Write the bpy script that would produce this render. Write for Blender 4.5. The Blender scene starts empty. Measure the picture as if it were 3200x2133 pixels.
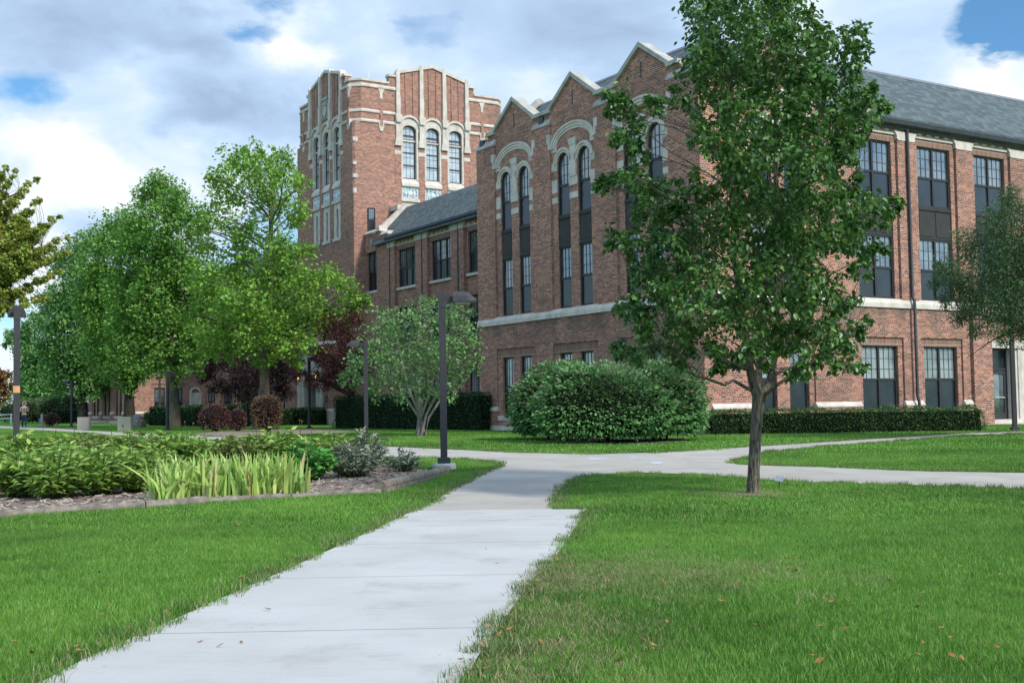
import bpy, bmesh, math, random
import numpy as np
from mathutils import Vector, Matrix
random.seed(7)
RNG = np.random.default_rng(7)
scene = bpy.context.scene
COL = scene.collection
# ------------------------------------------------------------------ camera model
FPX, ROLL, PITCH, EYE = 3713.8, 0.0153186, 0.0536345, 1.2
YAW = 0.557186                     # direction of the two facades
BD = np.array([math.cos(YAW), math.sin(YAW)])
AD = np.array([-math.sin(YAW), math.cos(YAW)])
CORNER = np.array([6.16, 38.05])
def ray(x, y):
    a, b = x - 1600.0, y - 1066.5
    c, s = math.cos(ROLL), math.sin(ROLL)
    h0 = c * a - s * b; h1 = s * a + c * b
    c, s = math.cos(PITCH), math.sin(PITCH)
    yf = c * FPX + s * h1; zu = s * FPX - c * h1
    return np.array([h0 / yf, 1.0, zu / yf])
def at(x, y, Y):                   # world point seen at a photo pixel, Y metres ahead
    r = ray(x, y)
    return np.array([r[0] * Y, Y, EYE + r[2] * Y])
def zg(Y):                         # height of the ground
    t = min(1.0, max(0.0, (Y - 16.0) / 16.0))
    return 0.17 * t * t * (3 - 2 * t)
def gnd(x, y):
    r = ray(x, y); z = 0.0
    for _ in range(40):
        l = (z - EYE) / r[2]
        z = 0.5 * z + 0.5 * zg(l)
    l = (z - EYE) / r[2]
    return np.array([r[0] * l, l, zg(l)])
# ------------------------------------------------------------------ object helpers
def tag(o, label=None, cat=None, group=None, kind=None):
    if label: o['label'] = label
    if cat: o['category'] = cat
    if group: o['group'] = group
    if kind: o['kind'] = kind
    return o
def empty(name, loc, rz=0.0, label=None, cat=None, group=None):
    o = bpy.data.objects.new(name, None); COL.objects.link(o)
    o.empty_display_size = 0.3
    o.location = loc; o.rotation_euler = (0, 0, rz)
    return tag(o, label, cat, group)
def link(name, me, parent=None, mat=None):
    o = bpy.data.objects.new(name, me); COL.objects.link(o)
    if mat and not me.materials: me.materials.append(mat)
    if parent: o.parent = parent
    return o
def copy_tree(o, parent=None):
    c = o.copy(); COL.objects.link(c)
    if parent: c.parent = parent
    for ch in list(o.children): copy_tree(ch, c)
    return c
def fastmesh(name, V, T, smooth=False):
    me = bpy.data.meshes.new(name)
    V = np.asarray(V, np.float32); T = np.asarray(T, np.int32)
    k = T.shape[1]
    me.vertices.add(len(V)); me.vertices.foreach_set('co', V.ravel())
    me.loops.add(T.size); me.loops.foreach_set('vertex_index', T.ravel())
    me.polygons.add(len(T))
    me.polygons.foreach_set('loop_start', np.arange(0, T.size, k, dtype=np.int32))
    if smooth: me.polygons.foreach_set('use_smooth', np.ones(len(T), bool))
    me.update(calc_edges=True); me.validate()
    return me
class MB:
    """collects shapes into one mesh with metre-scaled uv"""
    def __init__(s): s.v = []; s.f = []; s.sm = []
    def add(s, vs, fs, smooth=False):
        n = len(s.v); s.v += [tuple(map(float, p)) for p in vs]
        s.f += [tuple(n + i for i in f) for f in fs]; s.sm += [smooth] * len(fs)
    def box(s, x0, x1, y0, y1, z0, z1):
        s.add([(x0,y0,z0),(x1,y0,z0),(x1,y1,z0),(x0,y1,z0),(x0,y0,z1),(x1,y0,z1),(x1,y1,z1),(x0,y1,z1)],
              [(0,3,2,1),(4,5,6,7),(0,1,5,4),(1,2,6,5),(2,3,7,6),(3,0,4,7)])
    def prism(s, a, b):            # two matching loops
        n = len(a)
        s.add(list(a) + list(b), [tuple(range(n))[::-1], tuple(range(n, 2*n))] +
              [(i, (i+1) % n, n + (i+1) % n, n + i) for i in range(n)])
    def tube(s, pts, rad, n=6, cap=True):
        pts = [np.asarray(p, float) for p in pts]; rings = []
        for i, p in enumerate(pts):
            d = pts[min(i+1, len(pts)-1)] - pts[max(i-1, 0)]
            d = d / (np.linalg.norm(d) + 1e-9)
            a = np.cross(d, (0, 0, 1.0) if abs(d[2]) < .9 else (1.0, 0, 0)); a /= np.linalg.norm(a)
            b = np.cross(d, a)
            rings.append([p + rad[i] * (math.cos(t) * a + math.sin(t) * b) for t in [2*math.pi*k/n for k in range(n)]])
        V = [q for r in rings for q in r]; F = []
        for i in range(len(pts)-1):
            for k in range(n):
                F.append((i*n+k, i*n+(k+1) % n, (i+1)*n+(k+1) % n, (i+1)*n+k))
        s.add(V, F, True)
        if cap:
            s.add(rings[0], [tuple(range(n))]); s.add(rings[-1], [tuple(range(n))])
    def lathe(s, c, prof, n=16):
        V = []; F = []
        for r, z in prof:
            V += [(c[0] + r*math.cos(2*math.pi*k/n), c[1] + r*math.sin(2*math.pi*k/n), c[2] + z) for k in range(n)]
        for i in range(len(prof)-1):
            for k in range(n): F.append((i*n+k, i*n+(k+1) % n, (i+1)*n+(k+1) % n, (i+1)*n+k))
        F.append(tuple(range(n))[::-1]); F.append(tuple((len(prof)-1)*n + k for k in range(n)))
        s.add(V, F)
    def build(s, name, mat, parent=None, smooth=False, bevel=0, label=None):
        me = bpy.data.meshes.new(name)
        me.from_pydata(s.v, [], s.f)
        bm = bmesh.new(); bm.from_mesh(me)
        bmesh.ops.recalc_face_normals(bm, faces=bm.faces)
        uv = bm.loops.layers.uv.new('UVMap')
        for f in bm.faces:
            n = f.normal; ax, ay, az = abs(n.x), abs(n.y), abs(n.z)
            for l in f.loops:
                p = l.vert.co
                if az > 0.97: l[uv].uv = (p.x, p.y)
                else: l[uv].uv = (p.y if ax >= ay else p.x, p.z / math.sqrt(1 - az * az))
        bm.to_mesh(me); bm.free()
        if smooth: me.polygons.foreach_set('use_smooth', [True] * len(me.polygons))
        elif any(s.sm): me.polygons.foreach_set('use_smooth', s.sm)
        o = link(name, me, parent, mat)
        if bevel:
            b = o.modifiers.new('bevel', 'BEVEL'); b.width = bevel; b.segments = 2; b.limit_method = 'ANGLE'
        if label: o['label'] = label
        return o
# ------------------------------------------------------------------ materials
def NT(m):
    m.use_nodes = True; nt = m.node_tree; nt.nodes.clear(); return nt
def nd(nt, t, **k):
    n = nt.nodes.new('ShaderNode' + t)
    for a, b in k.items(): setattr(n, a, b)
    return n
def setin(n, **k):
    for a, b in k.items(): n.inputs[a.replace('_', ' ')].default_value = b
def c4(c): return (c[0], c[1], c[2], 1.0)
def math_(nt, op, a, b=None, c=None, clamp=False):
    n = nd(nt, 'Math', operation=op, use_clamp=clamp)
    for i, q in enumerate((a, b, c)):
        if q is None: continue
        if isinstance(q, (int, float)): n.inputs[i].default_value = q
        else: nt.links.new(q, n.inputs[i])
    return n.outputs[0]
def mix(nt, fac, a, b, blend='MIX'):
    n = nd(nt, 'Mix', data_type='RGBA', blend_type=blend)
    for i, q in ((0, fac), (6, a), (7, b)):
        if isinstance(q, (int, float)): n.inputs[i].default_value = q
        elif isinstance(q, tuple): n.inputs[i].default_value = c4(q)
        else: nt.links.new(q, n.inputs[i])
    return n.outputs[2]
def noise(nt, vec, scale, detail=4, rough=.55, dist=0.0):
    n = nd(nt, 'TexNoise'); setin(n, Scale=scale, Detail=detail, Roughness=rough, Distortion=dist)
    if vec is not None: nt.links.new(vec, n.inputs['Vector'])
    return n.outputs['Fac']
def ramp(nt, fac, stops):
    n = nd(nt, 'ValToRGB'); e = n.color_ramp.elements
    while len(e) < len(stops): e.new(.5)
    for i, (p, c) in enumerate(stops): e[i].position = p; e[i].color = c4(c)
    nt.links.new(fac, n.inputs[0]); return n.outputs[0]
def finish(nt, col, rough=.8, spec=.3, bump=None, bstr=.3, bdist=.02, metal=0.0, ior=None, transl=0.0):
    b = nd(nt, 'BsdfPrincipled'); out = nd(nt, 'OutputMaterial')
    if isinstance(col, tuple): b.inputs['Base Color'].default_value = c4(col)
    else: nt.links.new(col, b.inputs['Base Color'])
    if isinstance(rough, (int, float)): b.inputs['Roughness'].default_value = rough
    else: nt.links.new(rough, b.inputs['Roughness'])
    b.inputs['Specular IOR Level'].default_value = spec
    b.inputs['Metallic'].default_value = metal
    if ior: b.inputs['IOR'].default_value = ior
    if bump is not None:
        q = nd(nt, 'Bump'); setin(q, Strength=bstr, Distance=bdist)
        nt.links.new(bump, q.inputs['Height']); nt.links.new(q.outputs[0], b.inputs['Normal'])
    sh = b.outputs[0]
    if transl:
        t = nd(nt, 'BsdfTranslucent')
        if isinstance(col, tuple): t.inputs[0].default_value = c4(col)
        else: nt.links.new(col, t.inputs[0])
        m = nd(nt, 'MixShader'); m.inputs[0].default_value = transl
        nt.links.new(sh, m.inputs[1]); nt.links.new(t.outputs[0], m.inputs[2]); sh = m.outputs[0]
    nt.links.new(sh, out.inputs[0])
def simple(name, c1, c2=None, scale=8.0, rough=.7, spec=.3, bump=.0, detail=5, coords='Object', metal=0.0, bdist=.01):
    m = bpy.data.materials.new(name); nt = NT(m)
    tc = nd(nt, 'TexCoord')
    f = noise(nt, tc.outputs[coords], scale, detail)
    col = ramp(nt, f, [(.3, c1), (.7, c2 or tuple(min(1, q*1.2) for q in c1))])
    finish(nt, col, rough, spec, f if bump else None, bump, bdist, metal)
    return m
def mat_brick():
    m = bpy.data.materials.new('brick'); nt = NT(m)
    uv = nd(nt, 'UVMap').outputs[0]; pos = nd(nt, 'TexCoord').outputs['Object']
    H = .0699
    def bt(w):
        n = nd(nt, 'TexBrick', offset=.5, squash=1.0)
        setin(n, Scale=1.0, Mortar_Size=.0075, Mortar_Smooth=.2, Bias=.0, Brick_Width=w, Row_Height=H)
        n.inputs['Color1'].default_value = (0, 0, 0, 1); n.inputs['Color2'].default_value = (1, 1, 1, 1)
        n.inputs['Mortar'].default_value = (.5, .5, .5, 1)
        nt.links.new(uv, n.inputs['Vector']); return n
    a, b = bt(.219), bt(.1095)
    sep = nd(nt, 'SeparateXYZ'); nt.links.new(uv, sep.inputs[0])
    row = math_(nt, 'FLOOR', math_(nt, 'DIVIDE', sep.outputs[1], H))
    hdr = math_(nt, 'LESS_THAN', math_(nt, 'MODULO', math_(nt, 'ADD', row, 600), 6), .5)
    val = mix(nt, hdr, a.outputs[0], b.outputs[0])
    fac = math_(nt, 'ADD', math_(nt, 'MULTIPLY', a.outputs[1], math_(nt, 'SUBTRACT', 1, hdr)), math_(nt, 'MULTIPLY', b.outputs[1], hdr))
    bc = ramp(nt, val, [(0, (.07, .036, .029)), (.35, (.165, .064, .045)), (.6, (.25, .092, .06)), (.85, (.35, .13, .077)), (1, (.45, .185, .105))])
    big = noise(nt, pos, .55, 5)
    bc = mix(nt, math_(nt, 'MULTIPLY', math_(nt, 'SUBTRACT', noise(nt, pos, 2.3, 3), .35, clamp=True), .9), bc, (.38, .14, .082), 'MIX')
    mo = mix(nt, big, (.4, .31, .25), (.57, .455, .375))
    col = mix(nt, fac, bc, mo)
    dirt = math_(nt, 'MULTIPLY', math_(nt, 'GREATER_THAN', noise(nt, pos, .35, 6), .6), .22)
    col = mix(nt, dirt, col, (.07, .055, .05))
    col = mix(nt, math_(nt, 'MULTIPLY', math_(nt, 'SUBTRACT', noise(nt, pos, .28, 5, .6), .45, clamp=True), 1.5, clamp=True), col, mix(nt, .62, col, (.1, .06, .045)))
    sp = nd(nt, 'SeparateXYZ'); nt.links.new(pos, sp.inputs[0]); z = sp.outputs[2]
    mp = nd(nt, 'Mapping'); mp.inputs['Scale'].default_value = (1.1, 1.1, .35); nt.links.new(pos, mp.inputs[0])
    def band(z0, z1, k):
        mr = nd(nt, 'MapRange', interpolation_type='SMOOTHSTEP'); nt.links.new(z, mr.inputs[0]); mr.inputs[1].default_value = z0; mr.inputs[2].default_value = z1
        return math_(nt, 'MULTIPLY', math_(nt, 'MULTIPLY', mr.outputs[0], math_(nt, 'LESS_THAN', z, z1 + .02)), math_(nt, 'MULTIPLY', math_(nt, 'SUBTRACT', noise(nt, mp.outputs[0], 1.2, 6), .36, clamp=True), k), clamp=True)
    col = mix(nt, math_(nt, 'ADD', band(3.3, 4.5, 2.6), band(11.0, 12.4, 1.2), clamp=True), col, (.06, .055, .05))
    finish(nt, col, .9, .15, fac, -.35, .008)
    return m
def mat_soldier():
    m = bpy.data.materials.new('soldier_brick'); nt = NT(m)
    uv = nd(nt, 'UVMap').outputs[0]
    n = nd(nt, 'TexBrick', offset=.0); setin(n, Scale=1.0, Mortar_Size=.0075, Brick_Width=.072, Row_Height=.4)
    n.inputs['Color1'].default_value = c4((.12, .06, .045)); n.inputs['Color2'].default_value = c4((.22, .105, .07)); n.inputs['Mortar'].default_value = c4((.4, .32, .26))
    nt.links.new(uv, n.inputs['Vector']); finish(nt, n.outputs[0], .9, .15)
    return m
def mat_stone(name='limestone', c1=(.41, .357, .3), c2=(.57, .5, .43)):
    m = bpy.data.materials.new(name); nt = NT(m)
    pos = nd(nt, 'TexCoord').outputs['Object']
    mp = nd(nt, 'Mapping'); mp.inputs['Scale'].default_value = (3, 3, .5); nt.links.new(pos, mp.inputs[0])
    f = noise(nt, pos, 2.2, 6); st = noise(nt, mp.outputs[0], 1.6, 5)
    col = ramp(nt, f, [(.3, c1), (.65, c2)])
    col = mix(nt, math_(nt, 'MULTIPLY', math_(nt, 'SUBTRACT', st, .56, clamp=True), 2.2, clamp=True), col, (.2, .185, .16))
    finish(nt, col, .85, .2, noise(nt, pos, 40, 3), .15, .004)
    return m
def mat_slate():
    m = bpy.data.materials.new('slate_roof'); nt = NT(m)
    uv = nd(nt, 'UVMap').outputs[0]; pos = nd(nt, 'TexCoord').outputs['Object']
    n = nd(nt, 'TexBrick', offset=.5); setin(n, Scale=1.0, Mortar_Size=.008, Mortar_Smooth=.1, Brick_Width=.3, Row_Height=.19, Bias=-.1)
    n.inputs['Color1'].default_value = c4((.05, .064, .066)); n.inputs['Color2'].default_value = c4((.125, .15, .148)); n.inputs['Mortar'].default_value = c4((.03, .035, .038))
    nt.links.new(uv, n.inputs['Vector'])
    col = mix(nt, math_(nt, 'MULTIPLY', noise(nt, pos, .6, 4), .5), n.outputs[0], (.075, .096, .096))
    finish(nt, col, .75, .22, n.outputs[1], -.5, .012)
    return m
def mat_glass(name, c1, c2, ior=1.9, scale=.9, rough=.03):
    m = bpy.data.materials.new(name); nt = NT(m)
    geo = nd(nt, 'NewGeometry'); pos = geo.outputs['Position']
    f = noise(nt, pos, scale, 3)
    col = ramp(nt, f, [(.35, c1), (.65, c2)])
    finish(nt, col, rough, .5, noise(nt, pos, 3.5, 2), .04, .05, 0, ior)
    return m
def mat_leaf(name, c1, c2, c3=None, rough=.5, spec=.3, transl=.25, cl=.5, clc=.45):
    m = bpy.data.materials.new(name); nt = NT(m)
    g = nd(nt, 'NewGeometry')
    st = [(0, c1), (.6, c2)] + [(1.0, c3 or tuple(q*1.25 for q in c2))]
    col = ramp(nt, g.outputs['Random Per Island'], st)
    f = noise(nt, g.outputs['Position'], cl, 3)
    col = mix(nt, math_(nt, 'MULTIPLY', math_(nt, 'SUBTRACT', f, .38, clamp=True), clc * 2.2, clamp=True), col, c3 or tuple(q*1.35 for q in c2))
    finish(nt, col, rough, spec, transl=transl)
    return m
def mat_bark(name, c1, c2, scale=(18, 18, 3)):
    m = bpy.data.materials.new(name); nt = NT(m)
    pos = nd(nt, 'TexCoord').outputs['Object']
    mp = nd(nt, 'Mapping'); mp.inputs['Scale'].default_value = scale; nt.links.new(pos, mp.inputs[0])
    f = noise(nt, mp.outputs[0], 1.5, 6, .6)
    moss = noise(nt, pos, 2.0, 3)
    col = mix(nt, math_(nt, 'MULTIPLY', math_(nt, 'SUBTRACT', moss, .52, clamp=True), 3, clamp=True), ramp(nt, f, [(.35, c1), (.65, c2)]), (c2[0]*.9, c2[1]*1.15, c2[2]*.5))
    finish(nt, col, .95, .1, f, .9, .02)
    return m
M = {}
M['brick'] = mat_brick(); M['soldier'] = mat_soldier()
M['stone'] = mat_stone(); M['stone_dark'] = mat_stone('weathered_stone', (.26, .245, .215), (.41, .385, .335))
M['slate'] = mat_slate()
M['glass'] = mat_glass('upper_glass', (.02, .026, .03), (.14, .165, .17), 2.35)
M['glass_pale'] = mat_glass('curtained_glass', (.27, .31, .33), (.42, .46, .47), 1.9, 1.5)
M['glass_blind'] = mat_glass('blind_behind_glass', (.11, .13, .135), (.25, .27, .265), 1.75, 1.1)
M['screen'] = mat_glass('screened_glass', (.009, .013, .017), (.018, .025, .031), 1.5, 1.2, .25)
M['frame'] = simple('bronze_frame', (.018, .014, .012), (.03, .024, .02), 12, .5, .4)
M['tower_frame'] = simple('brown_frame', (.035, .024, .03), (.05, .036, .045), 12, .5, .4)
M['muntin'] = simple('grey_muntins', (.07, .07, .07), (.1, .1, .1), 12, .6, .3)
M['copper'] = simple('patinated_panel', (.02, .015, .013), (.032, .03, .026), 3.5, .6, .35, .1)
M['gutter'] = simple('dark_gutter_metal', (.02, .02, .023), (.04, .04, .045), 6, .45, .4)
M['lampmetal'] = simple('bronze_painted_metal', (.026, .024, .026), (.038, .036, .038), 20, .55, .35)
M['concrete'] = simple('concrete_footing', (.33, .31, .26), (.47, .45, .39), 7, .9, .1, .3)
M['agg'] = simple('exposed_aggregate', (.2, .18, .15), (.42, .38, .31), 60, .9, .1, .5)
M['rock'] = simple('boulder_rock', (.16, .15, .14), (.3, .28, .25), 5, .9, .1, .6, bdist=.05)
M['wood'] = simple('weathered_timber', (.1, .08, .065), (.26, .225, .18), 9, .95, .1, .5, 7, bdist=.02)
M['bark'] = mat_bark('grey_bark', (.03, .024, .018), (.19, .16, .125), (26, 26, 5))
M['bark_dark'] = mat_bark('dark_bark', (.02, .017, .015), (.055, .047, .04))
M['bark_pale'] = mat_bark('pale_smooth_bark', (.13, .12, .105), (.26, .24, .21))
M['white'] = simple('white_paint', (.62, .62, .6), (.75, .75, .73), 6, .5)
# foliage
M['pear'] = mat_leaf('pear_leaves', (.023, .07, .015), (.06, .148, .026), (.15, .26, .055), .38, .42, .3, 1.3, .35)
M['pear_brown'] = mat_leaf('withered_leaves', (0.0465, 0.0279, 0.0186), (0.1085, 0.0465, 0.02325), (0.186, 0.0775, 0.031), .7, .2, .1)
M['maple'] = mat_leaf('maple_leaves', (.085, .2, .024), (.165, .33, .042), (.3, .46, .075), .5, .3, .34, .35, .5)
M['oak2'] = mat_leaf('mid_green_leaves', (.07, .18, .03), (.14, .3, .05), (.23, .4, .07), .5, .3, .32, .3, .45)
M['fargreen'] = mat_leaf('far_green_leaves', (.065, .16, .042), (.12, .26, .066), (.18, .33, .09), .55, .25, .3, .25, .4)
M['autumn'] = mat_leaf('yellowing_leaves', (.17, .25, .045), (.28, .36, .06), (.46, .38, .1), .5, .3, .35, .5, .4)
M['rust'] = mat_leaf('rust_leaves', (0.0775, 0.0434, 0.0155), (0.1705, 0.0775, 0.0248), (0.2325, 0.124, 0.031), .6, .2, .25)
M['purple'] = mat_leaf('purple_leaves', (.014, .009, .012), (.03, .016, .02), (.055, .022, .026), .5, .3, .12)
M['redmaple'] = mat_leaf('crimson_leaves', (.028, .009, .011), (.062, .015, .017), (.13, .03, .026), .5, .3, .2, .8, .3)
M['service'] = mat_leaf('grey_green_leaves', (.055, .135, .04), (.12, .245, .07), (.23, .35, .13), .5, .3, .28, .8, .5)
M['locust'] = mat_leaf('dark_fine_leaves', (.03, .07, .03), (.065, .13, .052), (.12, .18, .065), .5, .3, .25, 1.0, .4)
M['bush'] = mat_leaf('spindle_leaves', (.035, .115, .036), (.1, .25, .07), (.23, .4, .13), .45, .35, .25, 1.1, .35)
M['bushtip'] = mat_leaf('reddening_tips', (.11, .13, .07), (.19, .16, .1), (.26, .18, .13), .5, .3, .2)
M['yew'] = mat_leaf('yew_needles', (.012, .036, .015), (.026, .07, .025), (.05, .11, .034), .5, .25, .15, 1.2, .3)
M['box'] = mat_leaf('boxwood_leaves', (.025, .06, .018), (.055, .12, .032), (.11, .19, .045), .5, .3, .15, 1.2, .3)
M['barberry'] = mat_leaf('burgundy_leaves', (0.06045, 0.03426, 0.03426), (0.1249, 0.06045, 0.05642), (0.2015, 0.1008, 0.0806), .55, .25, .15, 1.2, .35)
M['barberry2'] = mat_leaf('bronze_leaves', (0.06045, 0.06045, 0.03224), (0.1249, 0.08463, 0.05038), (0.2418, 0.1209, 0.07053), .55, .25, .15, 1.2, .35)
M['olive'] = mat_leaf('olive_leaves', (0.062, 0.1008, 0.03875), (0.1162, 0.1628, 0.062), (0.1705, 0.217, 0.08525), .55, .2, .25, .4, .4)
M['peony'] = mat_leaf('peony_leaves', (.09, .2, .034), (.19, .34, .052), (.36, .45, .1), .42, .4, .3, 1.6, .4)
M['peony2'] = mat_leaf('yellowed_peony_leaves', (.09, .17, .028), (.17, .24, .05), (.3, .29, .09), .45, .35, .25, 1.6, .4)
M['darkbush'] = mat_leaf('deep_green_leaves', (0.02821, 0.1209, 0.02418), (0.06045, 0.2318, 0.03627), (0.1411, 0.3828, 0.06045), .4, .4, .2)
M['silver'] = mat_leaf('silver_leaves', (.11, .155, .085), (.22, .255, .165), (.4, .39, .29), .6, .25, .18, 1.5, .4)
M['iris'] = mat_leaf('iris_blades', (.13, .3, .065), (.32, .5, .1), (.58, .62, .19), .45, .35, .32, 3, .4)
M['straw'] = mat_leaf('dry_blades', (.4, .28, .12), (.55, .4, .2), (.62, .47, .27), .7, .2, .2)
M['stem'] = simple('green_brown_stems', (.03, .05, .015), (.06, .075, .03), 12, .8, .2)
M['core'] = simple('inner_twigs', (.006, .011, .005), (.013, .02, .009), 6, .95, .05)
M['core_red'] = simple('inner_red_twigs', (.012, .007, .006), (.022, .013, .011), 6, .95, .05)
M['deadleaf'] = mat_leaf('fallen_leaf', (0.14, 0.063, 0.021), (0.266, 0.133, 0.042), (0.35, 0.231, 0.098), .7, .2, .1)
# ------------------------------------------------------------------ ground, paths
ROWS = list(np.arange(-12, 14, 2.0)) + list(np.arange(14, 34.01, .5)) + [36, 40, 50, 60, 75, 90, 110, 140, 200, 350, 700, 1500, 4000]
def mat_ground():
    m = bpy.data.materials.new('lawn_soil'); nt = NT(m)
    pos = nd(nt, 'NewGeometry').outputs['Position']
    f = noise(nt, pos, .7, 5); g = noise(nt, pos, 14, 5); h = noise(nt, pos, 90, 3)
    col = ramp(nt, g, [(.3, (.045, .12, .016)), (.7, (.1, .23, .03))])
    col = mix(nt, math_(nt, 'MULTIPLY', math_(nt, 'SUBTRACT', f, .5, clamp=True), 1.6, clamp=True), col, (.08, .22, .03))
    finish(nt, col, .95, .05, h, .8, .03)
    return m
def mat_path(name, c1, c2, joint=True):
    m = bpy.data.materials.new(name); nt = NT(m)
    pos = nd(nt, 'NewGeometry').outputs['Position']
    f = noise(nt, pos, .8, 6, .6); g = noise(nt, pos, 60, 4)
    mp = nd(nt, 'Mapping'); mp.inputs['Scale'].default_value = (1, 9, 1); nt.links.new(pos, mp.inputs[0])
    br = noise(nt, mp.outputs[0], 3.0, 5)
    col = ramp(nt, f, [(.3, c1), (.7, c2)])
    col = mix(nt, math_(nt, 'MULTIPLY', math_(nt, 'SUBTRACT', g, .45, clamp=True), .6), col, tuple(q * .62 for q in c1))
    col = mix(nt, math_(nt, 'MULTIPLY', math_(nt, 'SUBTRACT', br, .52, clamp=True), 1.1, clamp=True), col, tuple(q * .72 for q in c1))
    bl = noise(nt, pos, 1.7, 7, .65)
    col = mix(nt, math_(nt, 'MULTIPLY', math_(nt, 'SUBTRACT', bl, .54, clamp=True), 3.2, clamp=True), col, tuple(q * .74 for q in c1))
    vor = nd(nt, 'TexVoronoi', feature='F1'); setin(vor, Scale=6.0); nt.links.new(pos, vor.inputs['Vector'])
    col = mix(nt, math_(nt, 'MULTIPLY', math_(nt, 'LESS_THAN', vor.outputs['Distance'], .045), .55), col, (.16, .14, .12))
    sp = nd(nt, 'SeparateXYZ'); nt.links.new(pos, sp.inputs[0])
    if joint:
        wob = math_(nt, 'MULTIPLY', math_(nt, 'SUBTRACT', noise(nt, pos, 9, 3), .5), .012)
        y = math_(nt, 'ADD', math_(nt, 'ADD', sp.outputs[1], wob), math_(nt, 'MULTIPLY', sp.outputs[0], -.02))
        fr = math_(nt, 'FRACT', math_(nt, 'DIVIDE', math_(nt, 'SUBTRACT', y, 5.5 - 1.99 * 4 - .05), 1.99))
        ln = math_(nt, 'LESS_THAN', math_(nt, 'ABSOLUTE', math_(nt, 'SUBTRACT', fr, .5)), .0042)
        col = mix(nt, math_(nt, 'MULTIPLY', ln, .75), col, (.15, .14, .13))
    finish(nt, col, .9, .15, g, .25, .004)
    return m
M['ground'] = mat_ground()
M['path_new'] = mat_path('new_concrete', (.37, .355, .33), (.45, .435, .41))
M['path_old'] = mat_path('old_concrete', (.31, .28, .24), (.4, .368, .32), False)
def mat_mulch():
    m = bpy.data.materials.new('wood_mulch'); nt = NT(m)
    pos = nd(nt, 'NewGeometry').outputs['Position']
    g = noise(nt, pos, 28, 6, .7)
    col = ramp(nt, g, [(.3, (.1, .075, .06)), (.5, (.24, .185, .15)), (.7, (.42, .35, .3))])
    finish(nt, col, .95, .05, g, 1.0, .05)
    return m
M['mulch'] = mat_mulch()
lv = []; lf = []
XS = [-4000, -1200, -400, -150, -60, -30, -15, -8, -4, 0, 4, 8, 15, 30, 60, 150, 400, 1200, 4000]
for Y in ROWS:
    for X in XS: lv.append((X, Y, zg(Y)))
for i in range(len(ROWS) - 1):
    for k in range(len(XS) - 1):
        a = i * len(XS) + k; lf.append((a, a + 1, a + 1 + len(XS), a + len(XS)))
gm = bpy.data.meshes.new('ground'); gm.from_pydata(lv, [], lf)
tag(link('ground', gm, None, M['ground']), 'green lawn soil running to the horizon', None, None, 'structure')
def sheet(name, poly, mat, off, label):
    me = bpy.data.meshes.new(name); bm = bmesh.new()
    vs = [bm.verts.new((p[0], p[1], 0)) for p in poly]
    bm.faces.new(vs)
    for Y in ROWS:
        bmesh.ops.bisect_plane(bm, geom=bm.verts[:] + bm.edges[:] + bm.faces[:], plane_co=(0, Y, 0), plane_no=(0, 1, 0), dist=1e-5)
    bmesh.ops.triangulate(bm, faces=bm.faces[:])
    for v in bm.verts: v.co.z = zg(v.co.y) + off
    bmesh.ops.recalc_face_normals(bm, faces=bm.faces[:])
    for f in bm.faces:
        if f.normal.z < 0: f.normal_flip()
    bm.to_mesh(me); bm.free()
    return tag(link(name, me, None, mat), label, None, None, 'structure')
def gpoly(pts): return [gnd(*p)[:2] for p in pts]
def densify(P, step=.35):
    out = []
    for i in range(len(P)):
        a = np.array(P[i]); b = np.array(P[(i+1) % len(P)]); n = max(1, int(np.linalg.norm(b-a) / step)) if np.linalg.norm(b-a) < 12 else 12
        out += [tuple(a + (b-a) * k / n) for k in range(n)]
    return out
PN = gpoly([(-480, 2420), (143, 2133), (268, 2065), (387, 2012), (536, 1946), (684, 1878), (893, 1786), (1095, 1693), (1250, 1619), (1291, 1598.5),
            (1724, 1594.5), (1837, 1593.5), (1784, 1674), (1728, 1755), (1639, 1852), (1570, 1949), (1502, 2046), (1449, 2133), (1290, 2420)])
PO = gpoly([(1291, 1598), (1328, 1586), (1366, 1563), (1404, 1536), (1450, 1513), (1515, 1479), (1569, 1459), (1580, 1452), (1550, 1444), (1507, 1440), (1408, 1433),
            (1297, 1429), (1209, 1428), (1100, 1422), (1000, 1412), (900, 1402), (800, 1390), (700, 1380), (590, 1373), (459, 1369), (380, 1362), (268, 1352), (150, 1345), (0, 1337), (-250, 1329),
            (-250, 1324), (0, 1330.5), (150, 1337), (268, 1344.5), (459, 1356), (590, 1360.5), (700, 1366), (800, 1374), (900, 1381), (1000, 1387), (1100, 1392), (1209, 1396), (1389, 1404),
            (1600, 1415), (1850, 1420), (2068, 1414.7), (2171, 1409), (2338, 1397.5), (2600, 1381), (2850, 1364.5), (3041, 1353), (3200, 1349), (3500, 1341),
            (3500, 1347), (3200, 1355), (3041, 1361), (2850, 1374), (2600, 1393.5), (2401, 1412), (2320, 1432), (2275, 1446), (2309, 1453), (2366, 1455), (2562, 1460.6), (2850, 1473), (3200, 1479), (3500, 1483),
            (3500, 1541), (3199, 1529), (2753, 1513.5), (2511, 1507), (2333, 1497), (2188, 1483), (2010, 1478), (1897, 1481), (1840, 1486), (1806, 1493), (1776, 1507), (1752, 1533), (1732, 1561), (1724, 1594)])
PB = gpoly([(-500, 1660), (0, 1618), (460, 1584), (640, 1571), (900, 1558), (1190, 1542), (1395, 1479), (1297, 1466), (1150, 1445), (1000, 1432), (600, 1418), (0, 1425), (-500, 1440)])
PS = gpoly([(590, 1357), (680, 1347), (800, 1343), (960, 1340), (1060, 1343), (1140, 1350), (1130, 1354), (1000, 1354), (880, 1360), (760, 1370), (690, 1365)])
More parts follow.
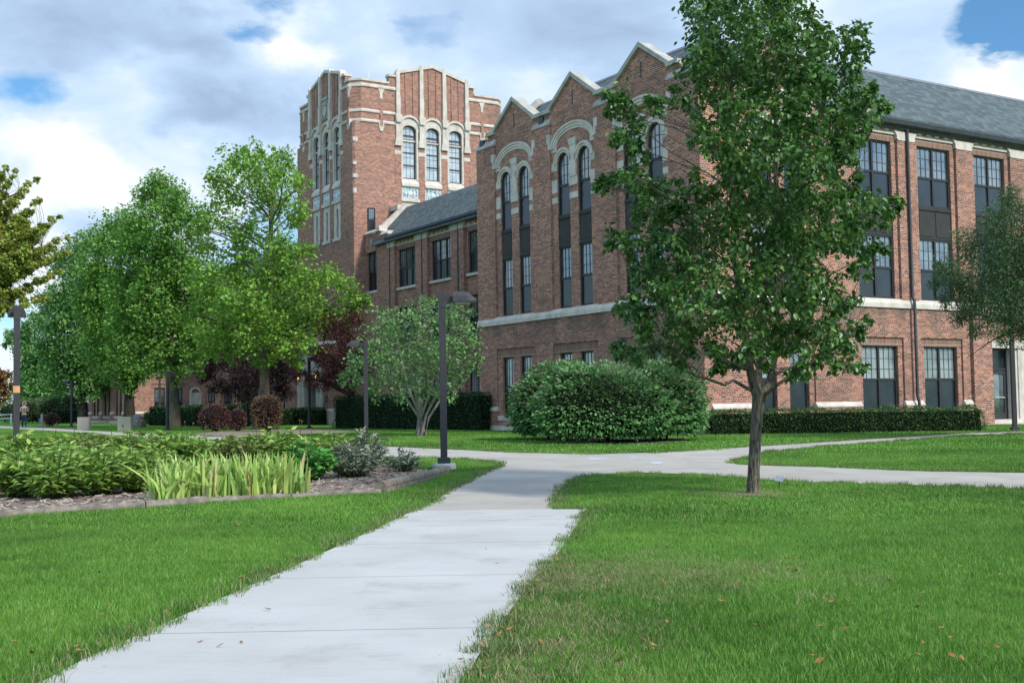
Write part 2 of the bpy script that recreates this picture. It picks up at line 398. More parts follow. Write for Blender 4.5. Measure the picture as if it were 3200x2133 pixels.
def wobble(P, a=.03, keep=()):
    out = []
    for i, p in enumerate(densify(P)):
        out.append((p[0] + a * math.sin(i * 1.7 + p[1] * 3) * random.uniform(.3, 1), p[1] + a * math.sin(i * 2.3 + p[0]) * random.uniform(.3, 1)))
    return out
sheet('path', densify(PN), M['path_new'], .016, 'new pale concrete slab path in the foreground')
sheet('path', densify(PO), M['path_old'], .012, 'older beige concrete walkway branching past the lawns')
sheet('soil', wobble(PB), M['mulch'], .02, 'wood mulch soil of the planting bed on the left')
sheet('soil', wobble(PS), M['mulch'], .02, 'mulch strip under the burgundy shrubs')
gp = gnd(2358, 1545)
ring = [(gp[0] + .62 * math.cos(t) * (1 + .2 * math.sin(3 * t)), gp[1] + .75 * math.sin(t) * (1 + .15 * math.cos(5 * t))) for t in np.linspace(0, 2 * math.pi, 24, endpoint=False)]
sheet('soil', [(gp[0] + .6 * (p[0] - gp[0]), gp[1] + .6 * (p[1] - gp[1])) for p in ring], M['mulch'], .018, 'small mulch ring at the foot of the young tree')
bb = [gnd(1680, 1376), gnd(1800, 1386), gnd(2000, 1388), gnd(2150, 1380), gnd(2130, 1370), gnd(1900, 1366), gnd(1700, 1368)]
PBB = wobble([p[:2] for p in bb], .06)
sheet('soil', PBB, M['mulch'], .018, 'bare mulch under the big round shrubs')
# chalk smudges on the walkway
for k, (cx_, cy_, w, h) in enumerate([(1862, 1435, 70, 2.6), (2048, 1448, 40, 3.2), (1980, 1432, 30, 1.6)]):
    p = gpoly([(cx_ + w * .5 * math.cos(t) * random.uniform(.6, 1.2), cy_ + h * math.sin(t) * random.uniform(.6, 1.2)) for t in np.linspace(0, 6.283, 12, endpoint=False)])
    if 'chalk' not in M: M['chalk'] = simple('blue_chalk', (.34, .42, .48), (.4, .52, .6), 30, .95, .05)
    sheet('pavement', p, M['chalk'], .016, 'faint blue chalk smudge on the walkway')
# ------------------------------------------------------------------ grass
def inpoly(P, X, Y):
    P = np.asarray(P); x, y = np.asarray(X), np.asarray(Y); r = np.zeros(len(x), bool); n = len(P)
    for i in range(n):
        x0, y0 = P[i]; x1, y1 = P[(i+1) % n]
        c = ((y0 > y) != (y1 > y))
        with np.errstate(divide='ignore', invalid='ignore'):
            r ^= c & (x < (x1 - x0) * (y - y0) / (y1 - y0 + 1e-12) + x0)
    return r
def edge_dist(P, X, Y):
    P = np.asarray(P); Q = np.stack([X, Y], 1); best = np.full(len(X), 1e9)
    for i in range(len(P)):
        a = P[i]; b = P[(i+1) % len(P)]; d = b - a; L = d @ d + 1e-12
        t = np.clip(((Q - a) @ d) / L, 0, 1)
        best = np.minimum(best, np.linalg.norm(Q - (a + t[:, None] * d), axis=1))
    return best
def mat_grass(name, cs, dry):
    m = bpy.data.materials.new(name); nt = NT(m)
    g = nd(nt, 'NewGeometry'); pos = g.outputs['Position']
    col = ramp(nt, g.outputs['Random Per Island'], [(0, cs[0]), (.5, cs[1]), (.85, cs[2]), (1, cs[3])])
    f = noise(nt, pos, .55, 4); f2 = noise(nt, pos, 1.9, 3)
    col = mix(nt, math_(nt, 'MULTIPLY', math_(nt, 'SUBTRACT', f, .5, clamp=True), 2.6, clamp=True), col, (cs[2][0]*1.1, cs[2][1]*1.05, cs[2][2]))
    col = mix(nt, math_(nt, 'MULTIPLY', math_(nt, 'SUBTRACT', f2, .54, clamp=True), 2.4, clamp=True), col, tuple(q * .72 for q in cs[0]))
    f3 = noise(nt, pos, .22, 5, .6)
    dk = mix(nt, 1.0, col, (.5, .56, .5), 'MULTIPLY')
    col = mix(nt, math_(nt, 'MULTIPLY', math_(nt, 'SUBTRACT', f3, .44, clamp=True), 4.5, clamp=True), col, dk)
    f4 = noise(nt, pos, 1.1, 5, .65)
    col = mix(nt, math_(nt, 'MULTIPLY', math_(nt, 'SUBTRACT', f4, .57, clamp=True), 3.2, clamp=True), col, (.2, .27, .075))
    if dry:
        col = mix(nt, math_(nt, 'MULTIPLY', math_(nt, 'GREATER_THAN', g.outputs['Random Per Island'], 1 - dry), .85), col, (.38, .31, .17))
    finish(nt, col, .5, .3, transl=.3)
    return m
GC = [(.05, .15, .013), (.117, .29, .026), (.215, .4, .062), (.41, .5, .19)]
M['grass'] = mat_grass('grass_blades', GC, .02)
M['grassdry'] = mat_grass('dry_edge_blades', [(.05, .13, .018), (.1, .21, .035), (.16, .27, .06), (.32, .3, .15)], .22)
M['grassworn'] = mat_grass('dead_thatch', [(.2, .2, .07), (.34, .29, .15), (.46, .38, .22), (.5, .42, .26)], .5)
def tuft(name, n, size, h0, h1, w, mat, seed, lean=.5):
    r = np.random.default_rng(seed)
    x = r.uniform(-size, size, n); y = r.uniform(-size, size, n); h = r.uniform(h0, h1, n) * (1 - .3 * r.random(n))
    a = r.uniform(0, 2 * np.pi, n); dx, dy = np.cos(a), np.sin(a); ln = r.uniform(.1, lean, n) * h
    b = r.uniform(0, 2 * np.pi, n); wx, wy = np.cos(b) * w / 2, np.sin(b) * w / 2
    V = np.zeros((n, 5, 3))
    V[:, 0] = np.stack([x - wx, y - wy, 0 * x - .005], 1); V[:, 1] = np.stack([x + wx, y + wy, 0 * x - .005], 1)
    V[:, 2] = np.stack([x + wx * .8 + dx * ln * .35, y + wy * .8 + dy * ln * .35, h * .6], 1)
    V[:, 3] = np.stack([x - wx * .8 + dx * ln * .35, y - wy * .8 + dy * ln * .35, h * .6], 1)
    V[:, 4] = np.stack([x + dx * ln, y + dy * ln, h], 1)
    base = np.arange(n)[:, None] * 5
    T = np.concatenate([base + [0, 1, 2], base + [0, 2, 3], base + [3, 2, 4]], 0)
    me = fastmesh(name, V.reshape(-1, 3), T); me.materials.append(mat)
    return bpy.data.objects.new(name, me)
def scatter(name, pts, scl, sources, label, zr=True, full_rot=False):
    me = bpy.data.meshes.new(name); me.from_pydata([tuple(p) for p in pts], [], [])
    at_ = me.attributes.new('sc', 'FLOAT', 'POINT'); at_.data.foreach_set('value', np.asarray(scl, np.float32))
    c = bpy.data.collections.new(name + '_source')
    for s in sources: c.objects.link(s)
    o = link(name, me); tag(o, label, None, None, 'stuff')
    ng = bpy.data.node_groups.new(name, 'GeometryNodeTree')
    ng.interface.new_socket('Geometry', in_out='INPUT', socket_type='NodeSocketGeometry')
    ng.interface.new_socket('Geometry', in_out='OUTPUT', socket_type='NodeSocketGeometry')
    N = ng.nodes; gi = N.new('NodeGroupInput'); go = N.new('NodeGroupOutput')
    ci = N.new('GeometryNodeCollectionInfo'); ci.inputs[0].default_value = c; ci.inputs[1].default_value = True; ci.inputs[2].default_value = True
    ip = N.new('GeometryNodeInstanceOnPoints'); ip.inputs['Pick Instance'].default_value = True
    rv = N.new('FunctionNodeRandomValue'); rv.data_type = 'FLOAT_VECTOR'
    rv.inputs[0].default_value = (0, 0, 0) if not full_rot else (-.5, -.5, 0); rv.inputs[1].default_value = (0, 0, 6.283) if not full_rot else (.5, .5, 6.283)
    na = N.new('GeometryNodeInputNamedAttribute'); na.data_type = 'FLOAT'; na.inputs[0].default_value = 'sc'
    L = ng.links
    L.new(gi.outputs[0], ip.inputs['Points']); L.new(ci.outputs[0], ip.inputs['Instance'])
    L.new(rv.outputs[0], ip.inputs['Rotation']); L.new(na.outputs[0], ip.inputs['Scale']); L.new(ip.outputs[0], go.inputs[0])
    md = o.modifiers.new('scatter', 'NODES'); md.node_group = ng
    return o
def grass_points(y0, y1, step, jit, margin=3.0, e0=.05, e1=.13):
    out = []
    Y = y0
    while Y < y1:
        hw = Y * .455 + margin
        xs = np.arange(-hw, hw, step)
        out.append(np.stack([xs + RNG.uniform(-jit, jit, len(xs)), Y + RNG.uniform(-jit, jit, len(xs))], 1))
        Y += step
    P = np.concatenate(out)
    bad = np.zeros(len(P), bool)
    for poly in (PN, PO):
        bad |= inpoly(poly, P[:, 0], P[:, 1]) | (edge_dist(np.asarray(poly), P[:, 0], P[:, 1]) < RNG.uniform(e0, e1, len(P)))
    for poly in (PB, PS, PBB):
        bad |= inpoly(poly, P[:, 0], P[:, 1])
    bad |= np.hypot(P[:, 0] - gp[0], P[:, 1] - gp[1]) < .3
    Lx = (P - CORNER) @ BD; Ly = (P - CORNER) @ AD
    bad |= (Lx > -.1) & (Ly > -.1)
    return P[~bad]
def z3(P): return np.stack([P[:, 0], P[:, 1], [zg(y) for y in P[:, 1]]], 1)
near = [tuft('grass_tuft', 430, .16, .025, .075, .0032, M['grass'], 10 + i, .75) for i in range(5)]
mid = [tuft('grass_tuft', 380, .29, .03, .075, .0065, M['grass'], 30 + i, .75) for i in range(4)]
far = [tuft('grass_tuft', 420, .78, .035, .075, .016, M['grass'], 50 + i, .7) for i in range(3)]
dry = [tuft('grass_tuft', 90, .1, .03, .085, .0045, M['grassdry'], 70 + i, .95) for i in range(4)]
P1 = grass_points(4.6, 12, .17, .07)
P2 = grass_points(12, 25, .3, .13, 3.5, .14, .26)
P3 = grass_points(25, 62, .85, .4, 5, .4, .75)
def vary(P, lo, hi):
    return lo + (hi - lo) * (.5 + .25 * np.sin(P[:, 0] * 1.9 + 1.3 * np.sin(P[:, 1] * .8)) + .25 * np.sin(P[:, 1] * 1.4 + 2 * np.sin(P[:, 0] * .6))) * RNG.uniform(.85, 1.1, len(P))
scatter('grass', z3(P1), vary(P1, .7, 1.1), near, 'mown green grass of the near lawns')
scatter('grass', z3(P2), vary(P2, .7, 1.1), mid, 'mown green grass around the path junction')
scatter('grass', z3(P3), vary(P3, .75, 1.1), far, 'mown green grass below the buildings')
# longer drier blades along the path edges and worn patches
E = []
for poly in (PN, PO):
    D = np.array(densify(poly, .07)); D = D[(D[:, 1] > 4.5) & (D[:, 1] < 40) & (np.abs(D[:, 0]) < D[:, 1] * .46 + 1)]
    E.append(D + RNG.normal(0, .075, D.shape)); E.append(D[::5] + RNG.normal(0, .16, D[::5].shape))
E = np.concatenate(E)
w = gnd(1880, 1800); E2 = np.concatenate([w[:2] + RNG.normal(0, 1, (460, 2)) * [.55, .5], gnd(2150, 1800)[:2] + RNG.normal(0, 1, (130, 2)) * [.6, .4], gnd(1700, 2010)[:2] + RNG.normal(0, 1, (150, 2)) * [.3, .6], gp[:2] + RNG.normal(0, .4, (30, 2))])
ins = np.zeros(len(E), bool)
for poly in (PN, PO): ins |= inpoly(poly, E[:, 0], E[:, 1]) & (edge_dist(np.asarray(poly), E[:, 0], E[:, 1]) > .0)
ins &= ~(inpoly(PB, E[:, 0], E[:, 1]))
ie = np.zeros(len(E2), bool)
for poly in (PN, PO): ie |= inpoly(poly, E2[:, 0], E2[:, 1])
E2 = E2[~ie]
shared = (np.abs(E[:, 1] - 13.45) < .35) & (inpoly(PN, E[:, 0], E[:, 1] - .4) & inpoly(PO, E[:, 0], E[:, 1] + .4))
E = E[~ins & ~shared]
scatter('grass', z3(E), RNG.uniform(.6, 1.25, len(E)), dry, 'drier ragged grass along the path edges')
worn = [tuft('grass_tuft', 150, .12, .012, .05, .0045, M['grassworn'], 90 + i, 1.3) for i in range(4)]
scatter('grass', z3(E2), RNG.uniform(.7, 1.3, len(E2)), worn, 'worn tan patches of dead grass beside the slab path')
# mulch chips
def chip(seed):
    r = np.random.default_rng(seed); l, w_, t = r.uniform(.04, .09), r.uniform(.012, .028), .006
    mb = MB(); mb.prism([(-l/2, -w_/2, 0), (l/2, -w_*.3, 0), (l/2*.9, w_/2, 0), (-l/2*.8, w_*.4, 0)], [(-l/2, -w_/2, t), (l/2, -w_*.3, t*1.5), (l/2*.9, w_/2, t), (-l/2*.8, w_*.4, t)])
    me = bpy.data.meshes.new('chip'); me.from_pydata(mb.v, [], mb.f)
    me.materials.append([M['chipa'], M['chipb'], M['chipc']][seed % 3]); return bpy.data.objects.new('wood_chip', me)
M['chipa'] = simple('pale_chip', (.38, .3, .235), (.53, .44, .36), 20, .9, .1); M['chipb'] = simple('grey_chip', (.27, .215, .175), (.39, .32, .265), 20, .9, .1); M['chipc'] = simple('brown_chip', (.08, .05, .038), (.16, .105, .08), 20, .9, .1)
bbx = np.array(PB); n = 9000
X = RNG.uniform(max(-13, bbx[:, 0].min()), bbx[:, 0].max(), n); Yc = RNG.uniform(bbx[:, 1].min(), bbx[:, 1].max(), n)
k = inpoly(PB, X, Yc); Q = np.stack([X[k], Yc[k]], 1); Qz = z3(Q); Qz[:, 2] += .024
scatter('mulch', Qz, RNG.uniform(.7, 1.6, len(Qz)), [chip(i) for i in range(9)], 'grey brown wood chips covering the planting bed', full_rot=True)
# ------------------------------------------------------------------ buildings
class Fac:
    """a facade: u along the wall, z up, d outwards"""
    def __init__(s, side, base): s.side = side; s.base = base
    def p(s, u, z, d): return (s.base - d, u, z) if s.side == 'A' else (u, s.base - d, z)
    def rel(s): return Fac(s.side, 0.0)
    def box(s, mb, u0, u1, z0, z1, d0, d1):
        a = s.p(u0, z0, d0); b = s.p(u1, z1, d1)
        mb.box(min(a[0], b[0]), max(a[0], b[0]), min(a[1], b[1]), max(a[1], b[1]), z0, z1)
    def prism(s, mb, poly, d0, d1):
        mb.prism([s.p(u, z, d0) for u, z in poly], [s.p(u, z, d1) for u, z in poly])
    def extr(s, mb, prof, u0, u1):
        mb.prism([s.p(u0, z, d) for d, z in prof], [s.p(u1, z, d) for d, z in prof])
    def over(s, mb, uc, hw, zs, rise, ztop, d0, d1, n=10):     # wall above an arch
        us = [-hw * math.cos(math.pi * k / n) for k in range(n + 1)]
        zz = [zs + rise * math.sqrt(max(0, 1 - (u / hw) ** 2)) for u in us]
        for k in range(n):
            s.prism(mb, [(uc + us[k], zz[k]), (uc + us[k+1], zz[k+1]), (uc + us[k+1], ztop), (uc + us[k], ztop)], d0, d1)
    def ring(s, mb, uc, hi, ri, ho, ro, zs, d0, d1, n=14):      # arch ring
        A = [(uc - hi * math.cos(math.pi * k / n), zs + ri * math.sin(math.pi * k / n)) for k in range(n + 1)]
        B = [(uc - ho * math.cos(math.pi * k / n), zs + ro * math.sin(math.pi * k / n)) for k in range(n + 1)]
        for k in range(n): s.prism(mb, [A[k], A[k+1], B[k+1], B[k]], d0, d1)
WCACHE = {}
M['lead'] = simple('lead_ridge', (.12, .125, .14), (.17, .175, .19), 5, .6, .3)
def window(root, fac, uc, kind, z0, z1, w, d, frame='frame', up='glass', low='screen', arch=0.0, name='window'):
    key = (fac.side, kind, z0, z1, w, frame, up, low, arch)
    a = fac.p(uc, 0, d)
    if key in WCACHE:
        src = WCACHE[key]
        o = src.copy(); COL.objects.link(o); o.parent = root; o.location = a
        for ch in src.children:
            c = ch.copy(); COL.objects.link(c); c.parent = o
        return o
    f = fac.rel(); h = w / 2; fr = MB(); pu = MB(); pl = MB(); mu = MB()
    n = {'single': 1, 'double': 2, 'triple': 3, 'tower': 1}[kind]
    zt = z1 - arch; fw = .065
    f.box(fr, -h, -h + fw, z0, zt, -.09, 0); f.box(fr, h - fw, h, z0, zt, -.09, 0)
    f.box(fr, -h + fw, h - fw, z0, z0 + .09, -.09, 0)
    if arch: f.ring(fr, 0, h - fw, arch - fw, h, arch, zt, -.09, 0)
    else: f.box(fr, -h + fw, h - fw, z1 - fw, z1, -.09, 0)
    cw = (w - 2 * fw) / n
    for k in range(1, n): f.box(fr, -h + fw + cw * k - .045, -h + fw + cw * k + .045, z0 + .09, z1 - fw, -.09, .012)
    zi0 = z0 + .09; zi1 = z1 - fw
    if kind == 'tower':
        L = zt - .62; q = (L - zi0) / 3
        bars = [zi0 + q, zi0 + 2 * q]; zm = zi0
        f.box(fr, -h + fw, h - fw, L, L + .07, -.09, 0)
        f.box(fr, -h + fw, h - fw, L + .26, L + .33, -.09, 0)
        for b in bars: f.box(fr, -h + fw, h - fw, b - .035, b + .035, -.08, -.005)
    else:
        zm = z0 + (z1 - z0) * .49
        for k in range(n):
            f.box(fr, -h + fw + cw * k + (.045 if k else 0), -h + fw + cw * (k + 1) - (.045 if k < n - 1 else 0), zm - .04, zm + .04, -.08, -.004)
    for k in range(n):
        a0 = -h + fw + cw * k + (.045 if k else 0); a1 = -h + fw + cw * (k+1) - (.045 if k < n - 1 else 0)
        m = 3 if n == 1 else 3
        for q in range(1, m):
            u = a0 + (a1 - a0) * q / m
            f.box(mu, u - .007, u + .007, zm + (.04 if kind != 'tower' else 0), zi1 - (.05 if arch else 0), -.055, -.03)
        for q in range(1, 3 if not kind == 'tower' else 5):
            zz = zm + (zi1 - zm) * q / (3 if not kind == 'tower' else 5)
            f.box(mu, a0, a1, zz - .007, zz + .007, -.0545, -.0305)
    if arch:
        P = [(-h + fw, zm)] + [(-(h - fw) * math.cos(math.pi * k / 10), zt + (arch - fw) * math.sin(math.pi * k / 10)) for k in range(11)] + [(h - fw, zm)]
        f.prism(pu, P, -.07, -.05)
    else: f.box(pu, -h + fw, h - fw, zm, zi1, -.07, -.05)
    o = fr.build(name, M[frame], root); mu.build('muntins', M['muntin'], o)
    pu.build('pane', M[up], o)
    if kind != 'tower':
        f.box(pl, -h + fw, h - fw, zi0, zm, -.07, -.04); pl.build('screen', M[low], o)
    o.location = a
    WCACHE[key] = o
    return o
GUP = ['glass', 'glass', 'glass']
def gable_bay(root, F, W, c, w=.82, ins=.27, half=1.46, first=True, gh=2.085):
    """one gabled bay: brick into W, stone and windows as parts"""
    G = -.09; B = -.3
    o1, o2 = ins, ins + w
    # ground storey
    F.box(W, c - half, c + half, 3.5, 4.5, B, 0); F.box(W, c - half, c + half, .1, .6, B, 0)
    for s in (-1, 1):
        a, b = sorted((c + s * o2, c + s * half)); F.box(W, a, b, .79, 3.15, B, -.06)
        F.box(W, a, b, 4.6, 12.0, B, G)
    F.box(W, c - ins, c + ins, .79, 3.15, B, -.06); F.box(W, c - ins, c + ins, 4.6, 10.35, B, G)
    lt = MB(); F.box(lt, c - half, c + half, 3.15, 3.5, B, -.05); lt.build('lintel', M['soldier'], root)
    st = MB(); F.box(st, c - half, c + half, .6, .79, B, .015); st.build('sill', M['stone'], root)
    for s in (-1, 1):
        uc = c + s * (ins + w / 2)
        window(root, F, uc, 'single', .79, 3.15, w, -.14)
        window(root, F, uc, 'single', 4.83, 7.17, w, -.15)
        window(root, F, uc, 'single', 8.33, 10.77, w, -.15, arch=.4)
        p = MB(); F.box(p, uc - w/2, uc + w/2, 7.17, 7.25, B, -.1); F.box(p, uc - w/2, uc + w/2, 8.25, 8.33, B, -.08)
        F.box(p, uc - w/2, uc + w/2, 7.25, 8.25, B, -.13); F.box(p, uc - w*.4, uc + w*.4, 7.34, 8.14, -.13, -.118)
        p.build('spandrel_panel', M['copper'], root)
        F.over(W, uc, w / 2, 10.37, .4, 12.0, B, G)
    F.box(W, c - ins, c + ins, 10.35, 12.0, B, G)
    # stone arches, piers, blocks
    ar = MB()
    for q, (hi, ri, ho, ro, dd) in enumerate([(1.14, .55, 1.24, .65, -.06), (1.24, .65, 1.35, .76, -.03), (1.35, .76, 1.44, .84, .005)]):
        F.ring(ar, c, hi, ri, ho, ro, 11.0, B, dd)
    for s in (-1, 1):
        uc = c + s * (ins + w / 2)
        ho = MB(); F.ring(ho, uc, w/2, .4, w/2 + .09, .5, 10.37, B, -.06); F.ring(ho, uc, w/2 + .09, .5, w/2 + .19, .6, 10.37, B, -.03); ho.build('window_hood', M['stone'], root)
        ar_, ar = ar, MB()
        a, b = sorted((c + s * (o2 + .0), c + s * half))
        for z0, z1 in ((10.87, 11.08), (10.15, 10.45), (9.3, 9.8), (8.9, 9.12)): F.box(ar, a, b, z0, z1, B, G + .02)
        a, b = sorted((c + s * (half - .02), c + s * (half + .2))); F.box(ar, a, b, 11.3, 11.62, B, .02)
        a, b = sorted((c + s * (half - .02), c + s * (half + .1))); F.box(ar, a, b, 11.02, 11.3, B, .018)
        ar.build('jamb_stones', M['stone'], root); ar = ar_
    ar.build('window_arch', M['stone'], root); ar = MB()
    F.box(ar, c - .2, c + .2, 9.75, 10.95, B, -.03); F.prism(ar, [(c - .2, 10.95), (c + .2, 10.95), (c + .27, 11.2), (c - .27, 11.2)], B, -.01)
    F.box(ar, c - ins, c + ins, 9.42, 9.75, B, -.05); F.box(ar, c - ins, c + ins, 8.93, 9.17, B, G + .02)
    ar.build('mullion_stone', M['stone'], root)
    sa = MB(); F.ring(sa, c, 1.44, .84, 1.44 + .1, .97, 11.0, B, -.07); sa.build('brick_arch', M['soldier'], root)
    # gable
    g2 = gh
    F.prism(W, [(c - g2, 12.0), (c + g2, 12.0), (c + g2, 12.47), (c + 1.62, 12.47), (c, 13.55), (c - 1.62, 12.47), (c - g2, 12.47)], B - .1, G)
    cp = MB()
    for s in (-1, 1):
        F.prism(cp, [(c, 13.55), (c + s * 1.6, 12.475), (c + s * 1.6, 12.65), (c, 13.73)], B - .2, .02)
        a, b = sorted((c + s * 1.45, c + s * (g2 - .02))); F.box(cp, a, b, 12.47, 12.62, B - .2, .022)
    cp.build('coping', M['stone_dark'], root)
    sl = MB(); F.box(sl, c - .035, c + .035, 12.45, 13.05, B, G + .004); sl.build('slit', M['frame'], root)  # raised dark strip in place of a recessed slot, its shade put into the colour
def pier(root, F, W, u0, u1, top=12.0, cap=True, base=True, name=True):
    F.box(W, u0, u1, .1, 4.6, -.3, 0); F.box(W, u0, u1, 4.6, top, -.3, 0)
    st = MB()
    if cap: F.extr(st, [(-.3, 12.0), (.03, 12.0), (.03, 12.06), (-.12, 12.32), (-.3, 12.32)], u0 - .02, u1 + .02)
    if st.v: st.build('pier_cap', M['stone_dark'], root)
    if base: plinth(root, F, W, u0, u1)
def plinth(root, F, W, u0, u1):
    F.box(W, u0 - .03, u1 + .03, .36, .97, -.2, .07)
    st = MB(); F.extr(st, [(-.1, .97), (.09, .97), (.09, 1.02), (.004, 1.15), (-.1, 1.15)], u0 - .04, u1 + .04); st.build('base_cap', M['stone'], root)
def belt(root, F, u0, u1):
    st = MB(); F.extr(st, [(-.2, 4.5), (.06, 4.5), (.06, 4.66), (-.02, 4.83), (-.2, 4.83)], u0, u1); st.build('belt_course', M['stone'], root)
def footing(root, F, u0, u1):
    st = MB(); F.box(st, u0, u1, -.1, .37, -.25, .1); st.build('footing', M['stone'], root)
def win_bay(root, F, W, c, half=1.18, kind='double', ow=.935, lower=True, d=-.17, ground=True):
    B = -.35; G = -.1
    for s in (-1, 1):
        a, b = sorted((c + s * ow, c + s * half)); F.box(W, a, b, 4.6, 10.6, B, G)
    F.box(W, c - half, c + half, 10.98, 11.4, B, 0)
    lt = MB(); F.box(lt, c - half, c + half, 10.6, 10.87, B, G + .005); lt.build('lintel', M['soldier'], root); lt = MB()
    st = MB(); F.box(st, c - half, c + half, 10.87, 10.98, B, -.04)
    for q in range(5): F.box(st, c - half + .2 + q * .5, c - half + .42 + q * .5, 10.98, 11.06, B, .01)
    st.build('cornice', M['stone'], root)
    window(root, F, c, kind, 8.33, 10.6, 2 * ow, d); window(root, F, c, kind, 4.83, 7.15, 2 * ow, d)
    p = MB(); F.box(p, c - ow, c + ow, 7.15, 8.33, B, d + .02); F.box(p, c - ow, c + ow, 8.22, 8.33, d + .02, d + .06)
    n = {'double': 2, 'triple': 3}[kind]
    for k in range(n):
        a = c - ow + 2 * ow * k / n; b = c - ow + 2 * ow * (k + 1) / n
        F.box(p, a + .07, b - .07, 7.25, 8.14, d + .02, d + .04)
    if lower == 'brick': 
        F.box(W, c - ow, c + ow, 7.15, 8.18, B, G); st = MB(); F.box(st, c - ow - .12, c + ow + .12, 8.18, 8.33, B, .0); st.build('sill', M['stone'], root)
    else: p.build('spandrel_panel', M['copper'], root)
    if ground:
        F.box(W, c - half, c + half, 3.43, 4.5, B, 0); F.box(W, c - half, c + half, .1, .62, B, 0)
        F.box(lt, c - half, c + half, 3.13, 3.43, B, -.06)
        for s in (-1, 1):
            a, b = sorted((c + s * ow, c + s * half)); F.box(W, a, b, .77, 3.13, B, -.07)
        window(root, F, c, kind, .77, 3.13, 2 * ow, -.16, up='glass_blind')
        st = MB(); F.box(st, c - half, c + half, .62, .77, B, .02); st.build('sill', M['stone'], root)
    if lt.v: lt.build('lintel', M['soldier'], root)
def downspout(root, F, u, z1, jog=True, r=.055):
    mb = MB(); P = [(u, z1, .08), (u, 4.95, .08), (u, 4.75, .16), (u, 1.3, .16), (u, 1.1, .22), (u, .2, .22)] if jog else [(u, z1, .09), (u, .2, .09)]
    mb.tube([F.p(*q) for q in P], [r] * len(P), 8); mb.build('downspout', M['gutter'], root)
def slab_roof(mb, P, zf, th=.09):
    mb.prism([(x, y, zf(x, y) - th) for x, y in P], [(x, y, zf(x, y)) for x, y in P])
def local_root(name, x, y, label, cat, group=None):
    P = CORNER + BD * x + AD * y
    return empty(name, (P[0], P[1], 0), YAW, label, cat, group)
